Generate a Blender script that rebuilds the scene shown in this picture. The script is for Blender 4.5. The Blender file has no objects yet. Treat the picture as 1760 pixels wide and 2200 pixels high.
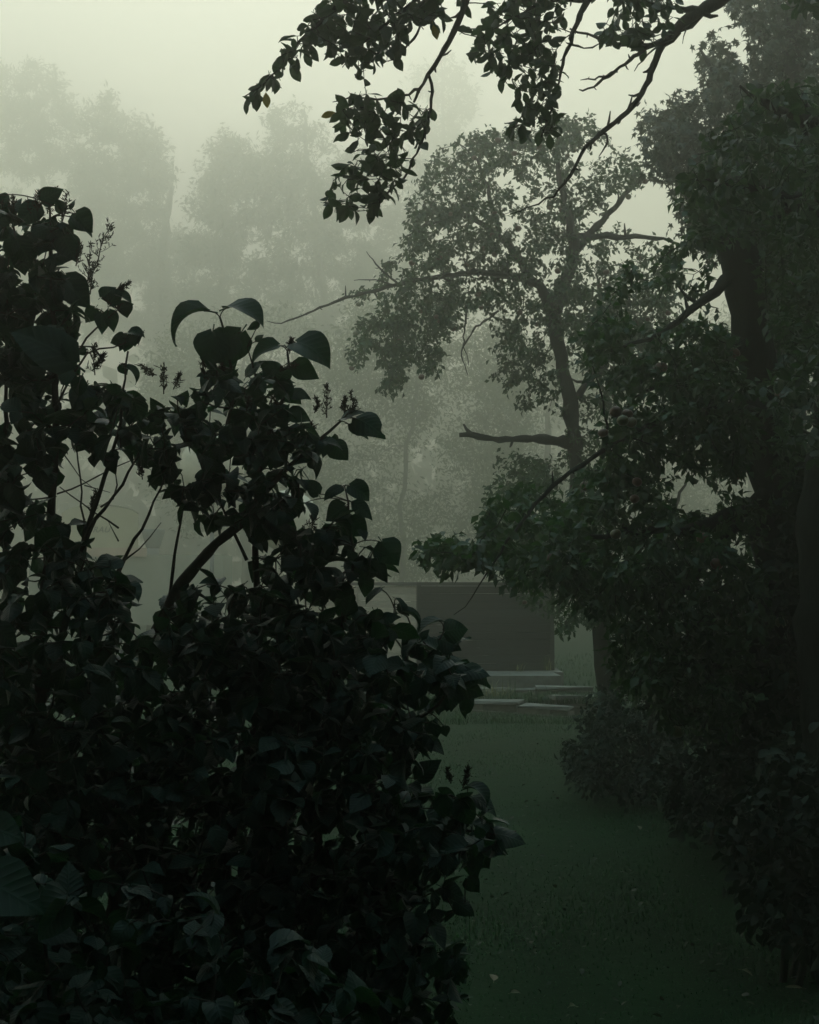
import bpy, math, random
import numpy as np
from mathutils import Vector, Matrix, noise
random.seed(7)
rng = np.random.default_rng(7)
scn = bpy.context.scene
COL = scn.collection
PI = math.pi

# ------------------------------------------------------------------ camera, sky, sun, exposure
EYE = np.array([0.0, 0.0, 1.55])
PITCH = math.atan(170 / 3055)
cam = bpy.data.objects.new('camera', bpy.data.cameras.new('camera'))
COL.objects.link(cam)
cam.location = EYE
cam.rotation_euler = (PI / 2 + PITCH, 0, 0)
cam.data.sensor_fit = 'VERTICAL'
cam.data.sensor_height = 36
cam.data.lens = 36 * 3055 / 2200
cam.data.clip_start = 0.05
cam.data.clip_end = 600
scn.camera = cam

world = bpy.data.worlds.new('World')
scn.world = world
world.use_nodes = True
nt = world.node_tree
nt.nodes.clear()
def N(nt, typ, **kw):
    n = nt.nodes.new(typ)
    for k, v in kw.items():
        setattr(n, k, v)
    return n
wo = N(nt, 'ShaderNodeOutputWorld')
bg = N(nt, 'ShaderNodeBackground')
SKY_STRENGTH = 1.0
bg.inputs['Strength'].default_value = SKY_STRENGTH
geo = N(nt, 'ShaderNodeTexCoord')
sep = N(nt, 'ShaderNodeSeparateXYZ')
ramp = N(nt, 'ShaderNodeValToRGB')          # overcast sky: three times brighter overhead than at the horizon
cr = ramp.color_ramp
cr.elements[0].position = 0.0
cr.elements[0].color = (0.62, 0.63, 0.42, 1)
cr.elements[1].position = 1.0
cr.elements[1].color = (.80, 1.38, 1.72, 1)
e = cr.elements.new(0.42); e.color = (1.02, 1.05, .90, 1)
sky = N(nt, 'ShaderNodeTexSky', sky_type='NISHITA')
sky.sun_disc = False
sky.sun_elevation = math.radians(30)
sky.sun_rotation = math.radians(-4)
skybw = N(nt, 'ShaderNodeRGBToBW')
mul = N(nt, 'ShaderNodeMath', operation='MULTIPLY'); mul.inputs[1].default_value = 0.012
tint = N(nt, 'ShaderNodeMixRGB', blend_type='ADD'); tint.inputs[0].default_value = 1
nt.links.new(geo.outputs['Generated'], sep.inputs[0])
nt.links.new(sep.outputs['Z'], ramp.inputs[0])
nt.links.new(sky.outputs[0], skybw.inputs[0])
nt.links.new(skybw.outputs[0], mul.inputs[0])
nt.links.new(ramp.outputs[0], tint.inputs[1])
nt.links.new(mul.outputs[0], tint.inputs[2])
nt.links.new(tint.outputs[0], bg.inputs['Color'])
nt.links.new(bg.outputs[0], wo.inputs['Surface'])

sun = bpy.data.objects.new('sun', bpy.data.lights.new('sun', 'SUN'))
COL.objects.link(sun)
sun.data.energy = 0.7
sun.data.angle = math.radians(40)
sun.data.color = (1.0, 0.96, 0.86)
sun.rotation_euler = (math.radians(-60), 0, math.radians(4))

vs = scn.view_settings
vs.view_transform = 'Standard'
vs.look = 'None'
vs.gamma = 1
vs.use_curve_mapping = False
vs.exposure = -0.55
cy = scn.cycles
cy.max_bounces = 6
cy.diffuse_bounces = 2
cy.glossy_bounces = 2
cy.transmission_bounces = 2
cy.volume_bounces = 3
cy.transparent_max_bounces = 8
cy.use_denoising = True
cy.caustics_reflective = False
cy.caustics_refractive = False
HAZE_DENSITY = 0.0152
HAZE_TOP = 68.0

# ------------------------------------------------------------------ helpers
K = 1760 / 1725
def P(px, py, d):
    """a point seen at (px, py), d metres ahead"""
    px = np.asarray(px, float); py = np.asarray(py, float); d = np.asarray(d, float)
    x = (px * K - 880) / 3055
    y = (1100 - py * K) / 3055
    c, s = math.cos(PITCH), math.sin(PITCH)
    dy = c - s * y
    dz = s + c * y
    t = d / dy
    return np.stack([x * t, d + 0 * x, EYE[2] + dz * t], -1)

def tag(o, label=None, cat=None, group=None, kind=None):
    if label: o['label'] = label
    if cat: o['category'] = cat
    if group: o['group'] = group
    if kind: o['kind'] = kind
    return o

def empty(name, loc, label=None, cat=None, group=None):
    o = bpy.data.objects.new(name, None)
    COL.objects.link(o)
    o.location = loc
    o.empty_display_size = 0.1
    tag(o, label, cat, group)
    return o

def mesh_np(name, V, F, UV=None, smooth=True):
    """V (n,3); F list of int arrays (m,3) or (m,4); UV per vertex (n,2)"""
    me = bpy.data.meshes.new(name)
    V = np.asarray(V, np.float32)
    me.vertices.add(len(V))
    me.vertices.foreach_set('co', V.ravel())
    F = [np.asarray(f, np.int32) for f in F if len(f)]
    li = np.concatenate([f.ravel() for f in F])
    tot = np.concatenate([np.full(len(f), f.shape[1], np.int32) for f in F])
    st = np.concatenate([[0], np.cumsum(tot)[:-1]]).astype(np.int32)
    me.loops.add(len(li)); me.loops.foreach_set('vertex_index', li)
    me.polygons.add(len(tot))
    me.polygons.foreach_set('loop_start', st)
    me.polygons.foreach_set('loop_total', tot)
    me.polygons.foreach_set('use_smooth', np.full(len(tot), smooth))
    if UV is not None:
        uv = me.uv_layers.new(name='UVMap')
        uv.data.foreach_set('uv', np.asarray(UV, np.float32)[li].ravel())
    me.update(calc_edges=True)
    me.validate()
    return me

def link(name, me, mat=None, parent=None, kind=None, origin=None):
    """link a world-space mesh as a child of an unrotated Empty"""
    if mat and not me.materials: me.materials.append(mat)
    o = bpy.data.objects.new(name, me)
    COL.objects.link(o)
    if parent is not None:
        o.parent = parent
        o.location = -Vector(parent.location)
    if kind: o['kind'] = kind
    return o

class MB:
    """gathers tubes and boxes into one mesh"""
    def __init__(s): s.V = []; s.Q = []; s.T = []; s.n = 0
    def add(s, v, q=(), t=()):
        s.V.append(np.asarray(v, float))
        if len(q): s.Q.append(np.asarray(q) + s.n)
        if len(t): s.T.append(np.asarray(t) + s.n)
        s.n += len(v)
    def tube(s, pts, rad, sides=6, cap=True):
        pts = np.asarray(pts, float); rad = np.broadcast_to(np.asarray(rad, float), (len(pts),))
        n = len(pts)
        if n < 2: return
        t = np.gradient(pts, axis=0)
        t /= np.linalg.norm(t, axis=1, keepdims=True) + 1e-9
        ref = np.array([0.31, 0.83, 0.46]) if abs(t[0] @ np.array([0.31, 0.83, 0.46])) < .9 else np.array([1., 0, 0])
        a = np.cross(t, ref); a /= np.linalg.norm(a, axis=1, keepdims=True) + 1e-9
        b = np.cross(t, a)
        ang = np.arange(sides) * 2 * PI / sides
        ring = a[:, None] * np.cos(ang)[None, :, None] + b[:, None] * np.sin(ang)[None, :, None]
        v = (pts[:, None] + ring * rad[:, None, None]).reshape(-1, 3)
        i = np.arange(n - 1)[:, None] * sides; j = np.arange(sides)[None]; k = (j + 1) % sides
        q = np.stack([i + j, i + k, i + sides + k, i + sides + j], -1).reshape(-1, 4)
        tt = []
        if cap:
            v = np.concatenate([v, [pts[0], pts[-1]]])
            c0, c1 = n * sides, n * sides + 1
            for m in range(sides):
                tt.append((c0, (m + 1) % sides, m)); tt.append((c1, (n - 1) * sides + m, (n - 1) * sides + (m + 1) % sides))
        s.add(v, q, tt)
    def box(s, lo, hi, jit=0, bev=0):
        lo = np.array(lo, float); hi = np.array(hi, float)
        v = np.array([[(lo, hi)[i][0], (lo, hi)[j][1], (lo, hi)[k][2]] for i in (0, 1) for j in (0, 1) for k in (0, 1)])
        if jit: v = v + rng.normal(0, jit, v.shape)
        s.add(v, [(0, 1, 3, 2), (4, 6, 7, 5), (0, 4, 5, 1), (2, 3, 7, 6), (0, 2, 6, 4), (1, 5, 7, 3)])
    def mesh(s, name, smooth=True):
        F = []
        if s.Q: F.append(np.concatenate(s.Q))
        if s.T: F.append(np.concatenate(s.T))
        return mesh_np(name, np.concatenate(s.V), F, None, smooth)
    def build(s, name, mat, parent=None, kind=None, smooth=True):
        if not s.V: return None
        return link(name, s.mesh(name, smooth), mat, parent, kind)

def inpoly(x, y, poly):
    poly = np.asarray(poly, float)
    ins = np.zeros(len(x), bool)
    j = len(poly) - 1
    for i in range(len(poly)):
        xi, yi = poly[i]; xj, yj = poly[j]
        c = ((yi > y) != (yj > y)) & (x < (xj - xi) * (y - yi) / (yj - yi + 1e-12) + xi)
        ins ^= c
        j = i
    return ins

def sample(poly, n, d0, d1, holes=(), clump=0.0, scale=1.0, seed=0, fuzz=0):
    """n points inside a crown whose outline reads as poly, between d0 and d1 metres away"""
    poly = np.asarray(poly, float)
    lo, hi = poly.min(0), poly.max(0)
    out = []
    got = 0
    while got < n:
        m = n * 3
        x = rng.uniform(lo[0], hi[0], m); y = rng.uniform(lo[1], hi[1], m)
        k = inpoly(x, y, poly)
        for h in holes: k &= ~inpoly(x, y, h)
        x, y = x[k], y[k]
        if fuzz: x = x + rng.normal(0, fuzz, len(x)); y = y + rng.normal(0, fuzz, len(y))
        d = d0 + (d1 - d0) * rng.beta(1.6, 1.6, len(x))
        p = P(x, y, d)
        if clump:
            v = np.array([noise.noise(Vector(q) * scale + Vector((seed * 7.3, 0, 0))) for q in p])
            k = v > (clump - 0.5) * 0.9 + rng.normal(0, .08, len(v))
            p = p[k]
        out.append(p); got += len(p)
    return np.concatenate(out)[:n]

# ------------------------------------------------------------------ materials
def mat_new(name):
    m = bpy.data.materials.new(name); m.use_nodes = True
    t = m.node_tree; t.nodes.clear()
    return m, t
def lk(t, a, b): t.links.new(a, b)

def leaf_mat(name, c1, c2, rough=0.45, transl=0.35, veins=False, scale=3.0, spec=0.5, tcol=None):
    m, t = mat_new(name)
    out = N(t, 'ShaderNodeOutputMaterial')
    pb = N(t, 'ShaderNodeBsdfPrincipled')
    tr = N(t, 'ShaderNodeBsdfTranslucent')
    mx = N(t, 'ShaderNodeMixShader'); mx.inputs[0].default_value = transl
    g = N(t, 'ShaderNodeNewGeometry')
    nz = N(t, 'ShaderNodeTexNoise'); nz.inputs['Scale'].default_value = scale; nz.inputs['Detail'].default_value = 3
    lk(t, g.outputs['Position'], nz.inputs['Vector'])
    rp = N(t, 'ShaderNodeValToRGB')
    rp.color_ramp.elements[0].position = .3; rp.color_ramp.elements[1].position = .72
    rp.color_ramp.elements[0].color = (*c1, 1); rp.color_ramp.elements[1].color = (*c2, 1)
    rnd = N(t, 'ShaderNodeMath', operation='MULTIPLY_ADD')
    lk(t, g.outputs['Random Per Island'], rnd.inputs[0]); rnd.inputs[1].default_value = .5
    sb = N(t, 'ShaderNodeMath', operation='SUBTRACT'); sb.inputs[1].default_value = .25
    lk(t, nz.outputs[0], sb.inputs[0]); lk(t, sb.outputs[0], rnd.inputs[2])
    lk(t, rnd.outputs[0], rp.inputs[0])
    col = rp.outputs[0]
    pb.inputs['Roughness'].default_value = rough
    pb.inputs['Specular IOR Level'].default_value = spec
    if veins:
        uv = N(t, 'ShaderNodeUVMap'); uv.uv_map = 'UVMap'
        sp = N(t, 'ShaderNodeSeparateXYZ'); lk(t, uv.outputs[0], sp.inputs[0])
        ab = N(t, 'ShaderNodeMath', operation='SUBTRACT'); lk(t, sp.outputs['Y'], ab.inputs[0]); ab.inputs[1].default_value = .5
        a2 = N(t, 'ShaderNodeMath', operation='ABSOLUTE'); lk(t, ab.outputs[0], a2.inputs[0])
        k1 = N(t, 'ShaderNodeMath', operation='MULTIPLY_ADD'); lk(t, a2.outputs[0], k1.inputs[0]); k1.inputs[1].default_value = -.7; lk(t, sp.outputs['X'], k1.inputs[2])
        k2 = N(t, 'ShaderNodeMath', operation='MULTIPLY'); lk(t, k1.outputs[0], k2.inputs[0]); k2.inputs[1].default_value = 22
        sn = N(t, 'ShaderNodeMath', operation='SINE'); lk(t, k2.outputs[0], sn.inputs[0])
        pw = N(t, 'ShaderNodeMath', operation='ABSOLUTE'); lk(t, sn.outputs[0], pw.inputs[0])
        p2 = N(t, 'ShaderNodeMath', operation='POWER'); lk(t, pw.outputs[0], p2.inputs[0]); p2.inputs[1].default_value = .5
        mid = N(t, 'ShaderNodeMapRange'); lk(t, a2.outputs[0], mid.inputs[0]); mid.inputs[1].default_value = 0; mid.inputs[2].default_value = .05
        mn = N(t, 'ShaderNodeMath', operation='MINIMUM'); lk(t, p2.outputs[0], mn.inputs[0]); lk(t, mid.outputs[0], mn.inputs[1])
        bp = N(t, 'ShaderNodeBump'); bp.inputs['Strength'].default_value = .3; bp.inputs['Distance'].default_value = .003
        lk(t, mn.outputs[0], bp.inputs['Height']); lk(t, bp.outputs[0], pb.inputs['Normal'])
        mc = N(t, 'ShaderNodeMixRGB', blend_type='MIX')
        inv = N(t, 'ShaderNodeMath', operation='MULTIPLY_ADD'); lk(t, mn.outputs[0], inv.inputs[0]); inv.inputs[1].default_value = -.35; inv.inputs[2].default_value = .35
        lk(t, inv.outputs[0], mc.inputs[0]); lk(t, col, mc.inputs[1]); mc.inputs[2].default_value = (c2[0] * 1.6, c2[1] * 1.5, c2[2] * 1.5, 1)
        col = mc.outputs[0]
    lk(t, col, pb.inputs['Base Color'])
    tm = N(t, 'ShaderNodeMixRGB', blend_type='MULTIPLY'); tm.inputs[0].default_value = 1
    lk(t, col, tm.inputs[1]); tm.inputs[2].default_value = (*(tcol or (1.2, 1.3, .6)), 1)
    lk(t, tm.outputs[0], tr.inputs['Color'])
    lk(t, pb.outputs[0], mx.inputs[1]); lk(t, tr.outputs[0], mx.inputs[2]); lk(t, mx.outputs[0], out.inputs['Surface'])
    return m

def plain_mat(name, c1, c2, scale=8, rough=.8, bump=.4, dist=.01, stretch=(1, 1, 1), detail=8, spec=.3, obj_rand=0.0):
    m, t = mat_new(name)
    out = N(t, 'ShaderNodeOutputMaterial')
    pb = N(t, 'ShaderNodeBsdfPrincipled')
    g = N(t, 'ShaderNodeNewGeometry')
    mp = N(t, 'ShaderNodeMapping'); mp.inputs['Scale'].default_value = stretch
    nz = N(t, 'ShaderNodeTexNoise'); nz.inputs['Scale'].default_value = scale; nz.inputs['Detail'].default_value = detail; nz.inputs['Roughness'].default_value = .65
    lk(t, g.outputs['Position'], mp.inputs[0]); lk(t, mp.outputs[0], nz.inputs['Vector'])
    rp = N(t, 'ShaderNodeValToRGB')
    rp.color_ramp.elements[0].position = .32; rp.color_ramp.elements[1].position = .68
    rp.color_ramp.elements[0].color = (*c1, 1); rp.color_ramp.elements[1].color = (*c2, 1)
    src = nz.outputs[0]
    if obj_rand:
        oi = N(t, 'ShaderNodeObjectInfo')
        ma = N(t, 'ShaderNodeMath', operation='MULTIPLY_ADD'); lk(t, oi.outputs['Random'], ma.inputs[0]); ma.inputs[1].default_value = obj_rand
        sb = N(t, 'ShaderNodeMath', operation='SUBTRACT'); lk(t, nz.outputs[0], sb.inputs[0]); sb.inputs[1].default_value = obj_rand / 2
        lk(t, sb.outputs[0], ma.inputs[2]); src = ma.outputs[0]
    lk(t, src, rp.inputs[0]); lk(t, rp.outputs[0], pb.inputs['Base Color'])
    bp = N(t, 'ShaderNodeBump'); bp.inputs['Strength'].default_value = bump; bp.inputs['Distance'].default_value = dist
    lk(t, nz.outputs[0], bp.inputs['Height']); lk(t, bp.outputs[0], pb.inputs['Normal'])
    pb.inputs['Roughness'].default_value = rough
    pb.inputs['Specular IOR Level'].default_value = spec
    lk(t, pb.outputs[0], out.inputs['Surface'])
    return m

M = {}
M['lilac'] = leaf_mat('lilac_leaf', (.014, .042, .036), (.030, .076, .056), rough=.42, transl=.24, veins=True, spec=.32, tcol=(1.0, 1.5, .5))
M['plum'] = leaf_mat('plum_leaf', (.024, .050, .034), (.042, .076, .046), rough=.5, transl=.38, veins=True, tcol=(1.1, 1.4, .6))
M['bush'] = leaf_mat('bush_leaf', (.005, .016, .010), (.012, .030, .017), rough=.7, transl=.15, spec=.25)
M['yellow'] = leaf_mat('yellowed_leaf', (.20, .17, .05), (.34, .26, .08), rough=.5, transl=.4, veins=True)
M['apple'] = leaf_mat('apple_leaf', (.014, .048, .020), (.032, .085, .030), rough=.55, transl=.36)
M['maple'] = leaf_mat('maple_leaf', (.020, .040, .026), (.036, .062, .038), rough=.55, transl=.25)
M['far'] = leaf_mat('far_leaf', (.12, .14, .09), (.18, .205, .13), rough=.7, transl=.3, scale=.6)  # leaf colour paled, part of the fog veil is painted in
M['fallen'] = leaf_mat('fallen_leaf', (.06, .055, .03), (.15, .13, .075), rough=.4, transl=.1)
M['litter'] = leaf_mat('leaf_litter', (.014, .028, .011), (.040, .038, .020), rough=.6, transl=.1, scale=9)
M['bark'] = plain_mat('bark', (.009, .013, .011), (.027, .033, .027), scale=14, bump=.9, dist=.02, stretch=(1, 1, .35), rough=.9, spec=.15)
M['hazed_bark'] = plain_mat('hazed_bark', (.10, .10, .08), (.18, .18, .15), scale=2, bump=.3, dist=.02)  # bark paled too, fog veil put into the colour
M['stem'] = plain_mat('lilac_stem', (.030, .032, .026), (.065, .065, .050), scale=40, bump=.4, dist=.002, rough=.8)
M['husk'] = plain_mat('dry_seed_head', (.030, .028, .020), (.060, .052, .034), scale=60, bump=.2, dist=.001)
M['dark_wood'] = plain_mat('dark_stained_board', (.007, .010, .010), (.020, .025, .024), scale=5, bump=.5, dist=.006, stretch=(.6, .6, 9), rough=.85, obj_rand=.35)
M['lit_wood'] = plain_mat('side_lit_board', (.22, .21, .18), (.40, .38, .32), scale=5, bump=.5, dist=.006, stretch=(.6, .6, 9), rough=.85, obj_rand=.3)  # shed side boards, skylight on that face is put into the colour
M['felt'] = plain_mat('roofing_felt', (.022, .024, .022), (.05, .052, .048), scale=10, bump=.4, dist=.004)
M['concrete'] = plain_mat('mossy_concrete', (.07, .08, .068), (.17, .18, .16), scale=6, bump=.5, dist=.006, rough=.9, obj_rand=.2)
M['block'] = plain_mat('damp_block', (.085, .09, .075), (.19, .19, .165), scale=7, bump=.6, dist=.008, rough=.9, obj_rand=.3)
M['ground'] = plain_mat('lawn', (.004, .020, .007), (.009, .034, .011), scale=2.5, bump=.8, dist=.03, rough=.95, spec=.1)
M['grass'] = leaf_mat('grass_blade', (.006, .042, .011), (.014, .074, .020), rough=.6, transl=.3, scale=1.2)
M['dry_grass'] = leaf_mat('dry_grass_blade', (.08, .10, .04), (.20, .19, .09), rough=.6, transl=.3, scale=1.2)
M['cream'] = plain_mat('cream_paint', (.34, .33, .23), (.42, .40, .29), scale=2, bump=.1, rough=.5)
M['pink'] = plain_mat('faded_pink_paint', (.36, .27, .22), (.44, .33, .27), scale=2, bump=.1, rough=.5)
M['wagon'] = plain_mat('grey_green_paint', (.20, .22, .18), (.27, .28, .24), scale=2, bump=.1, rough=.5)
M['letter'] = plain_mat('letter_paint', (.05, .05, .04), (.08, .075, .055), scale=2, bump=.05, rough=.5)
M['grey_metal'] = plain_mat('grey_metal', (.13, .14, .14), (.18, .19, .19), scale=5, bump=.05, rough=.5)
M['canvas'] = plain_mat('pale_canvas', (.40, .39, .31), (.62, .60, .50), scale=3.5, bump=.2, rough=.7)

def apple_mat():
    m, t = mat_new('apple_skin')
    out = N(t, 'ShaderNodeOutputMaterial'); pb = N(t, 'ShaderNodeBsdfPrincipled')
    oi = N(t, 'ShaderNodeObjectInfo'); g = N(t, 'ShaderNodeTexCoord')
    nz = N(t, 'ShaderNodeTexNoise'); nz.inputs['Scale'].default_value = 14
    lk(t, g.outputs['Object'], nz.inputs['Vector'])
    ad = N(t, 'ShaderNodeMath', operation='ADD'); lk(t, oi.outputs['Random'], ad.inputs[0]); lk(t, nz.outputs[0], ad.inputs[1])
    rp = N(t, 'ShaderNodeValToRGB')
    rp.color_ramp.elements[0].position = .85; rp.color_ramp.elements[1].position = 1.45
    rp.color_ramp.elements[0].color = (.09, .11, .035, 1); rp.color_ramp.elements[1].color = (.11, .055, .035, 1)
    lk(t, ad.outputs[0], rp.inputs[0]); lk(t, rp.outputs[0], pb.inputs['Base Color'])
    pb.inputs['Roughness'].default_value = .4
    lk(t, pb.outputs[0], out.inputs['Surface'])
    return m
M['fruit'] = apple_mat()

# ------------------------------------------------------------------ leaf shapes
LILAC_W = ([0, .04, .12, .28, .45, .62, .78, .90, .96, 1], [.05, .24, .36, .42, .38, .29, .17, .07, .03, 0])
PLUM_W = ([0, .1, .25, .45, .6, .75, .9, 1], [.015, .10, .19, .255, .26, .205, .09, 0])
def leaf_tpl(prof, nu, nv, curl, fold, petiole, wave=0, bite=0, seed=0, cord=0, side=0):
    r = np.random.default_rng(seed)
    us = np.linspace(0, 1, nu + 1) ** (.9 if nu > 2 else 1.1)
    vs_ = np.linspace(-1, 1, nv + 1)
    uu = np.linspace(0, 1, 81); ww = np.interp(uu, *prof)
    for _ in range(6): ww[1:-1] = (ww[:-2] + 2 * ww[1:-1] + ww[2:]) / 4
    W = np.interp(us, uu, ww)
    V = []; UV = []
    ph = r.uniform(0, 6)
    bites = [(r.uniform(.4, .85), r.choice([-1, 1]), r.uniform(.08, .13), r.uniform(.25, .6)) for _ in range(bite)]
    for i, u in enumerate(us):
        a = curl * u
        if abs(curl) > 1e-3: cx, cz = math.sin(a) / curl, -(1 - math.cos(a)) / curl
        else: cx, cz = u, 0
        nx, nz_ = math.sin(a), math.cos(a)
        for v in vs_:
            w = W[i]
            for bu, bs, bw, bd in bites:
                if v * bs > 0 and abs(u - bu) < bw: w *= 1 - bd * (1 - abs(u - bu) / bw) ** .5
            y = v * w
            h = fold * abs(y) + wave * math.sin(u * 9 + ph + v * 1.5) * abs(v) + side * y * y * 2
            back = cord * abs(v) ** 1.5 * max(0, 1 - u * 3.5)
            x = cx - back + nx * h
            z = cz + nz_ * h
            V.append((x, y * (1 + 0), z)); UV.append((u, v * W[i] / .9 + .5))
    Q = []
    for i in range(nu):
        for j in range(nv):
            a = i * (nv + 1) + j
            Q.append((a, a + 1, a + nv + 2, a + nv + 1))
    T = []
    if petiole:
        n0 = len(V)
        for k, (x, rr) in enumerate(((-petiole, .022), (-petiole * .4, .016), (.01, .016))):
            z = petiole * .35 * (1 - (1 + x / petiole) ** 2) * -1 if petiole else 0
            z = -(x * x) * .5
            for a in (0, 2.094, 4.189):
                V.append((x, rr * math.cos(a), z + rr * math.sin(a))); UV.append((.5, .5))
        for k in range(2):
            for j in range(3):
                a = n0 + k * 3 + j; b = n0 + k * 3 + (j + 1) % 3
                Q.append((a, b, b + 3, a + 3))
    return np.array(V), [np.array(Q)], np.array(UV)

def simple_leaf(prof, curl, fold, petiole=.0):
    V, F, UV = leaf_tpl(prof, 2, 2, curl, fold, 0)
    return V, F, UV

def maple_tpl(seed=0):
    r = np.random.default_rng(seed)
    pts = [(0, 0, 0)]
    for ang, l in ((-160, .18), (-118, .52), (-88, .3), (-52, .78), (-26, .40), (0, 1.0), (26, .40), (52, .78), (88, .3), (118, .52), (160, .18)):
        a = math.radians(ang)
        pts.append((l * math.cos(a) * .72 + .25, l * math.sin(a) * .72, -.22 * l * l + r.normal(0, .03)))
    pts[0] = (.25, 0, 0)
    T = [(0, i, i + 1) for i in range(1, 11)]
    V = np.array(pts)
    return V, [np.array(T)], V[:, :2] * .5 + .5

LIL = [leaf_tpl(LILAC_W, 11, 6, c, f, .26, wave=w, bite=b, seed=i, cord=.12, side=sd) for i, (c, f, w, b, sd) in enumerate(
    [(.25, .18, .02, 0, 0), (.7, .28, .02, 0, -.3), (1.3, .35, .015, 0, 0), (1.9, .45, .02, 0, 0), (.5, .15, .03, 0, -.5), (1.0, .5, .02, 1, 0), (.25, .05, .025, 0, -.45), (.9, .2, .03, 2, -.4)])]
LIL_LOW = [leaf_tpl(LILAC_W, 4, 4, c, f, .26, seed=i, cord=.12) for i, (c, f) in enumerate([(.3, .2), (.9, .3), (1.5, .4), (.5, -.1)])]
PLU = [leaf_tpl(PLUM_W, 6, 4, c, f, .22, wave=.015, bite=b, seed=20 + i) for i, (c, f, b) in enumerate(
    [(.2, .2, 0), (.6, .35, 0), (.9, .25, 1), (.3, .5, 0), (.5, .05, 2)])]
APL = [leaf_tpl(PLUM_W, 4, 2, c, f, .18, seed=40 + i) for i, (c, f) in enumerate([(.3, .3), (.7, .45), (1.0, .2)])]
APL_LOW = [simple_leaf(PLUM_W, c, f) for c, f in [(.3, .35), (.9, .5), (.6, .1)]]
PLU_LOW = [leaf_tpl(PLUM_W, 4, 2, c, f, .2, seed=60 + i) for i, (c, f) in enumerate([(.3, .3), (.8, .4), (.5, .1)])]
MAP = [maple_tpl(i) for i in range(3)]
FAR = [(np.array([(0, 0, 0), (.5, .28, .08), (.5, -.28, .05), (1, 0, -.1)]), [np.array([(0, 2, 1), (1, 2, 3)])], np.array([(0, .5), (.5, 0), (.5, 1), (1, .5)]))]
_tm = {}
def tpl_mesh(key, lst, i, mat):
    if (key, i) not in _tm:
        V, F, UV = lst[i]
        me = mesh_np(key, V, F, UV); me.materials.append(mat); _tm[(key, i)] = me
    return _tm[(key, i)]

def frames(D, Nn):
    """columns: leaf length direction, width, normal"""
    D = D / (np.linalg.norm(D, axis=1, keepdims=True) + 1e-9)
    Y = np.cross(Nn, D); Y /= np.linalg.norm(Y, axis=1, keepdims=True) + 1e-9
    Z = np.cross(D, Y)
    return np.stack([D, Y, Z], -1)

def bake(name, lst, pos, R, size, mat, parent, kind='stuff'):
    if not len(pos): return None
    VV = []; FF = {}; UU = []; n0 = 0
    pick = rng.integers(0, len(lst), len(pos))
    for i, (V, F, UV) in enumerate(lst):
        k = np.where(pick == i)[0]
        if not len(k): continue
        v = np.einsum('nij,vj->nvi', R[k], V) * size[k][:, None, None] + pos[k][:, None]
        VV.append(v.reshape(-1, 3)); UU.append(np.tile(UV, (len(k), 1)))
        for f in F:
            ff = (f[None] + (np.arange(len(k)) * len(V))[:, None, None] + n0).reshape(-1, f.shape[1])
            FF.setdefault(f.shape[1], []).append(ff)
        n0 += len(k) * len(V)
    me = mesh_np(name, np.concatenate(VV), [np.concatenate(x) for x in FF.values()], np.concatenate(UU))
    return link(name, me, mat, parent, kind)

def to_px(p):
    q = p - EYE
    c, s = math.cos(PITCH), math.sin(PITCH)
    fz = q[:, 1] * c + q[:, 2] * s
    up = -q[:, 1] * s + q[:, 2] * c
    return (880 + 3055 * q[:, 0] / fz) / K, (1100 - 3055 * up / fz) / K, fz

def leaves_out(parent, key, hi, lo, pos, D, Nn, size, mat, nobj=300, name='leaf', stuff='foliage', prefer=None, alt=None):
    """the leaves that show largest as one object each, the others as one mesh"""
    R = frames(D, Nn)
    px, py, fz = to_px(pos)
    score = size / np.maximum(fz, .3)
    vis = (px > -20) & (px < 1745) & (py > -20) & (py < 2176) & (fz > .5)
    score = np.where(vis, score, 0)
    if prefer is not None: score = score * prefer(px, py)
    idx = np.argsort(-score)[:nobj]
    idx = idx[score[idx] > 0]
    off = Vector(parent.location)
    for i in idx:
        j = int(rng.integers(0, len(hi)))
        mm = mat
        me = tpl_mesh(key, hi, j, mat)
        o = bpy.data.objects.new(name, me)
        COL.objects.link(o)
        o.parent = parent
        m4 = np.eye(4); m4[:3, :3] = R[i] * size[i]; m4[:3, 3] = pos[i] - np.array(off)
        o.matrix_basis = Matrix(m4.tolist())
        if alt and random.random() < alt[1]:
            pass
    rest = np.ones(len(pos), bool); rest[idx] = False
    bake(stuff, lo, pos[rest], R[rest], size[rest], mat, parent)

# ------------------------------------------------------------------ a growing tree
def resample(pts, step, jit=0.0, closed=False):
    pts = np.asarray(pts, float)
    seg = np.linalg.norm(np.diff(pts, axis=0), axis=1); L = np.concatenate([[0], np.cumsum(seg)])
    n = max(2, int(L[-1] / step) + 1)
    s = np.linspace(0, L[-1], n)
    # smooth (Catmull-Rom through cubic on cumulative length)
    out = np.stack([np.interp(s, L, pts[:, k]) for k in range(3)], -1)
    for _ in range(2):
        if len(out) > 4: out[1:-1] = (out[:-2] + 2 * out[1:-1] + out[2:]) / 4
    if jit and n > 2:
        j = rng.normal(0, jit, out.shape); j[0] = 0; j[-1] *= .5
        out = out + j
    return out

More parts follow.
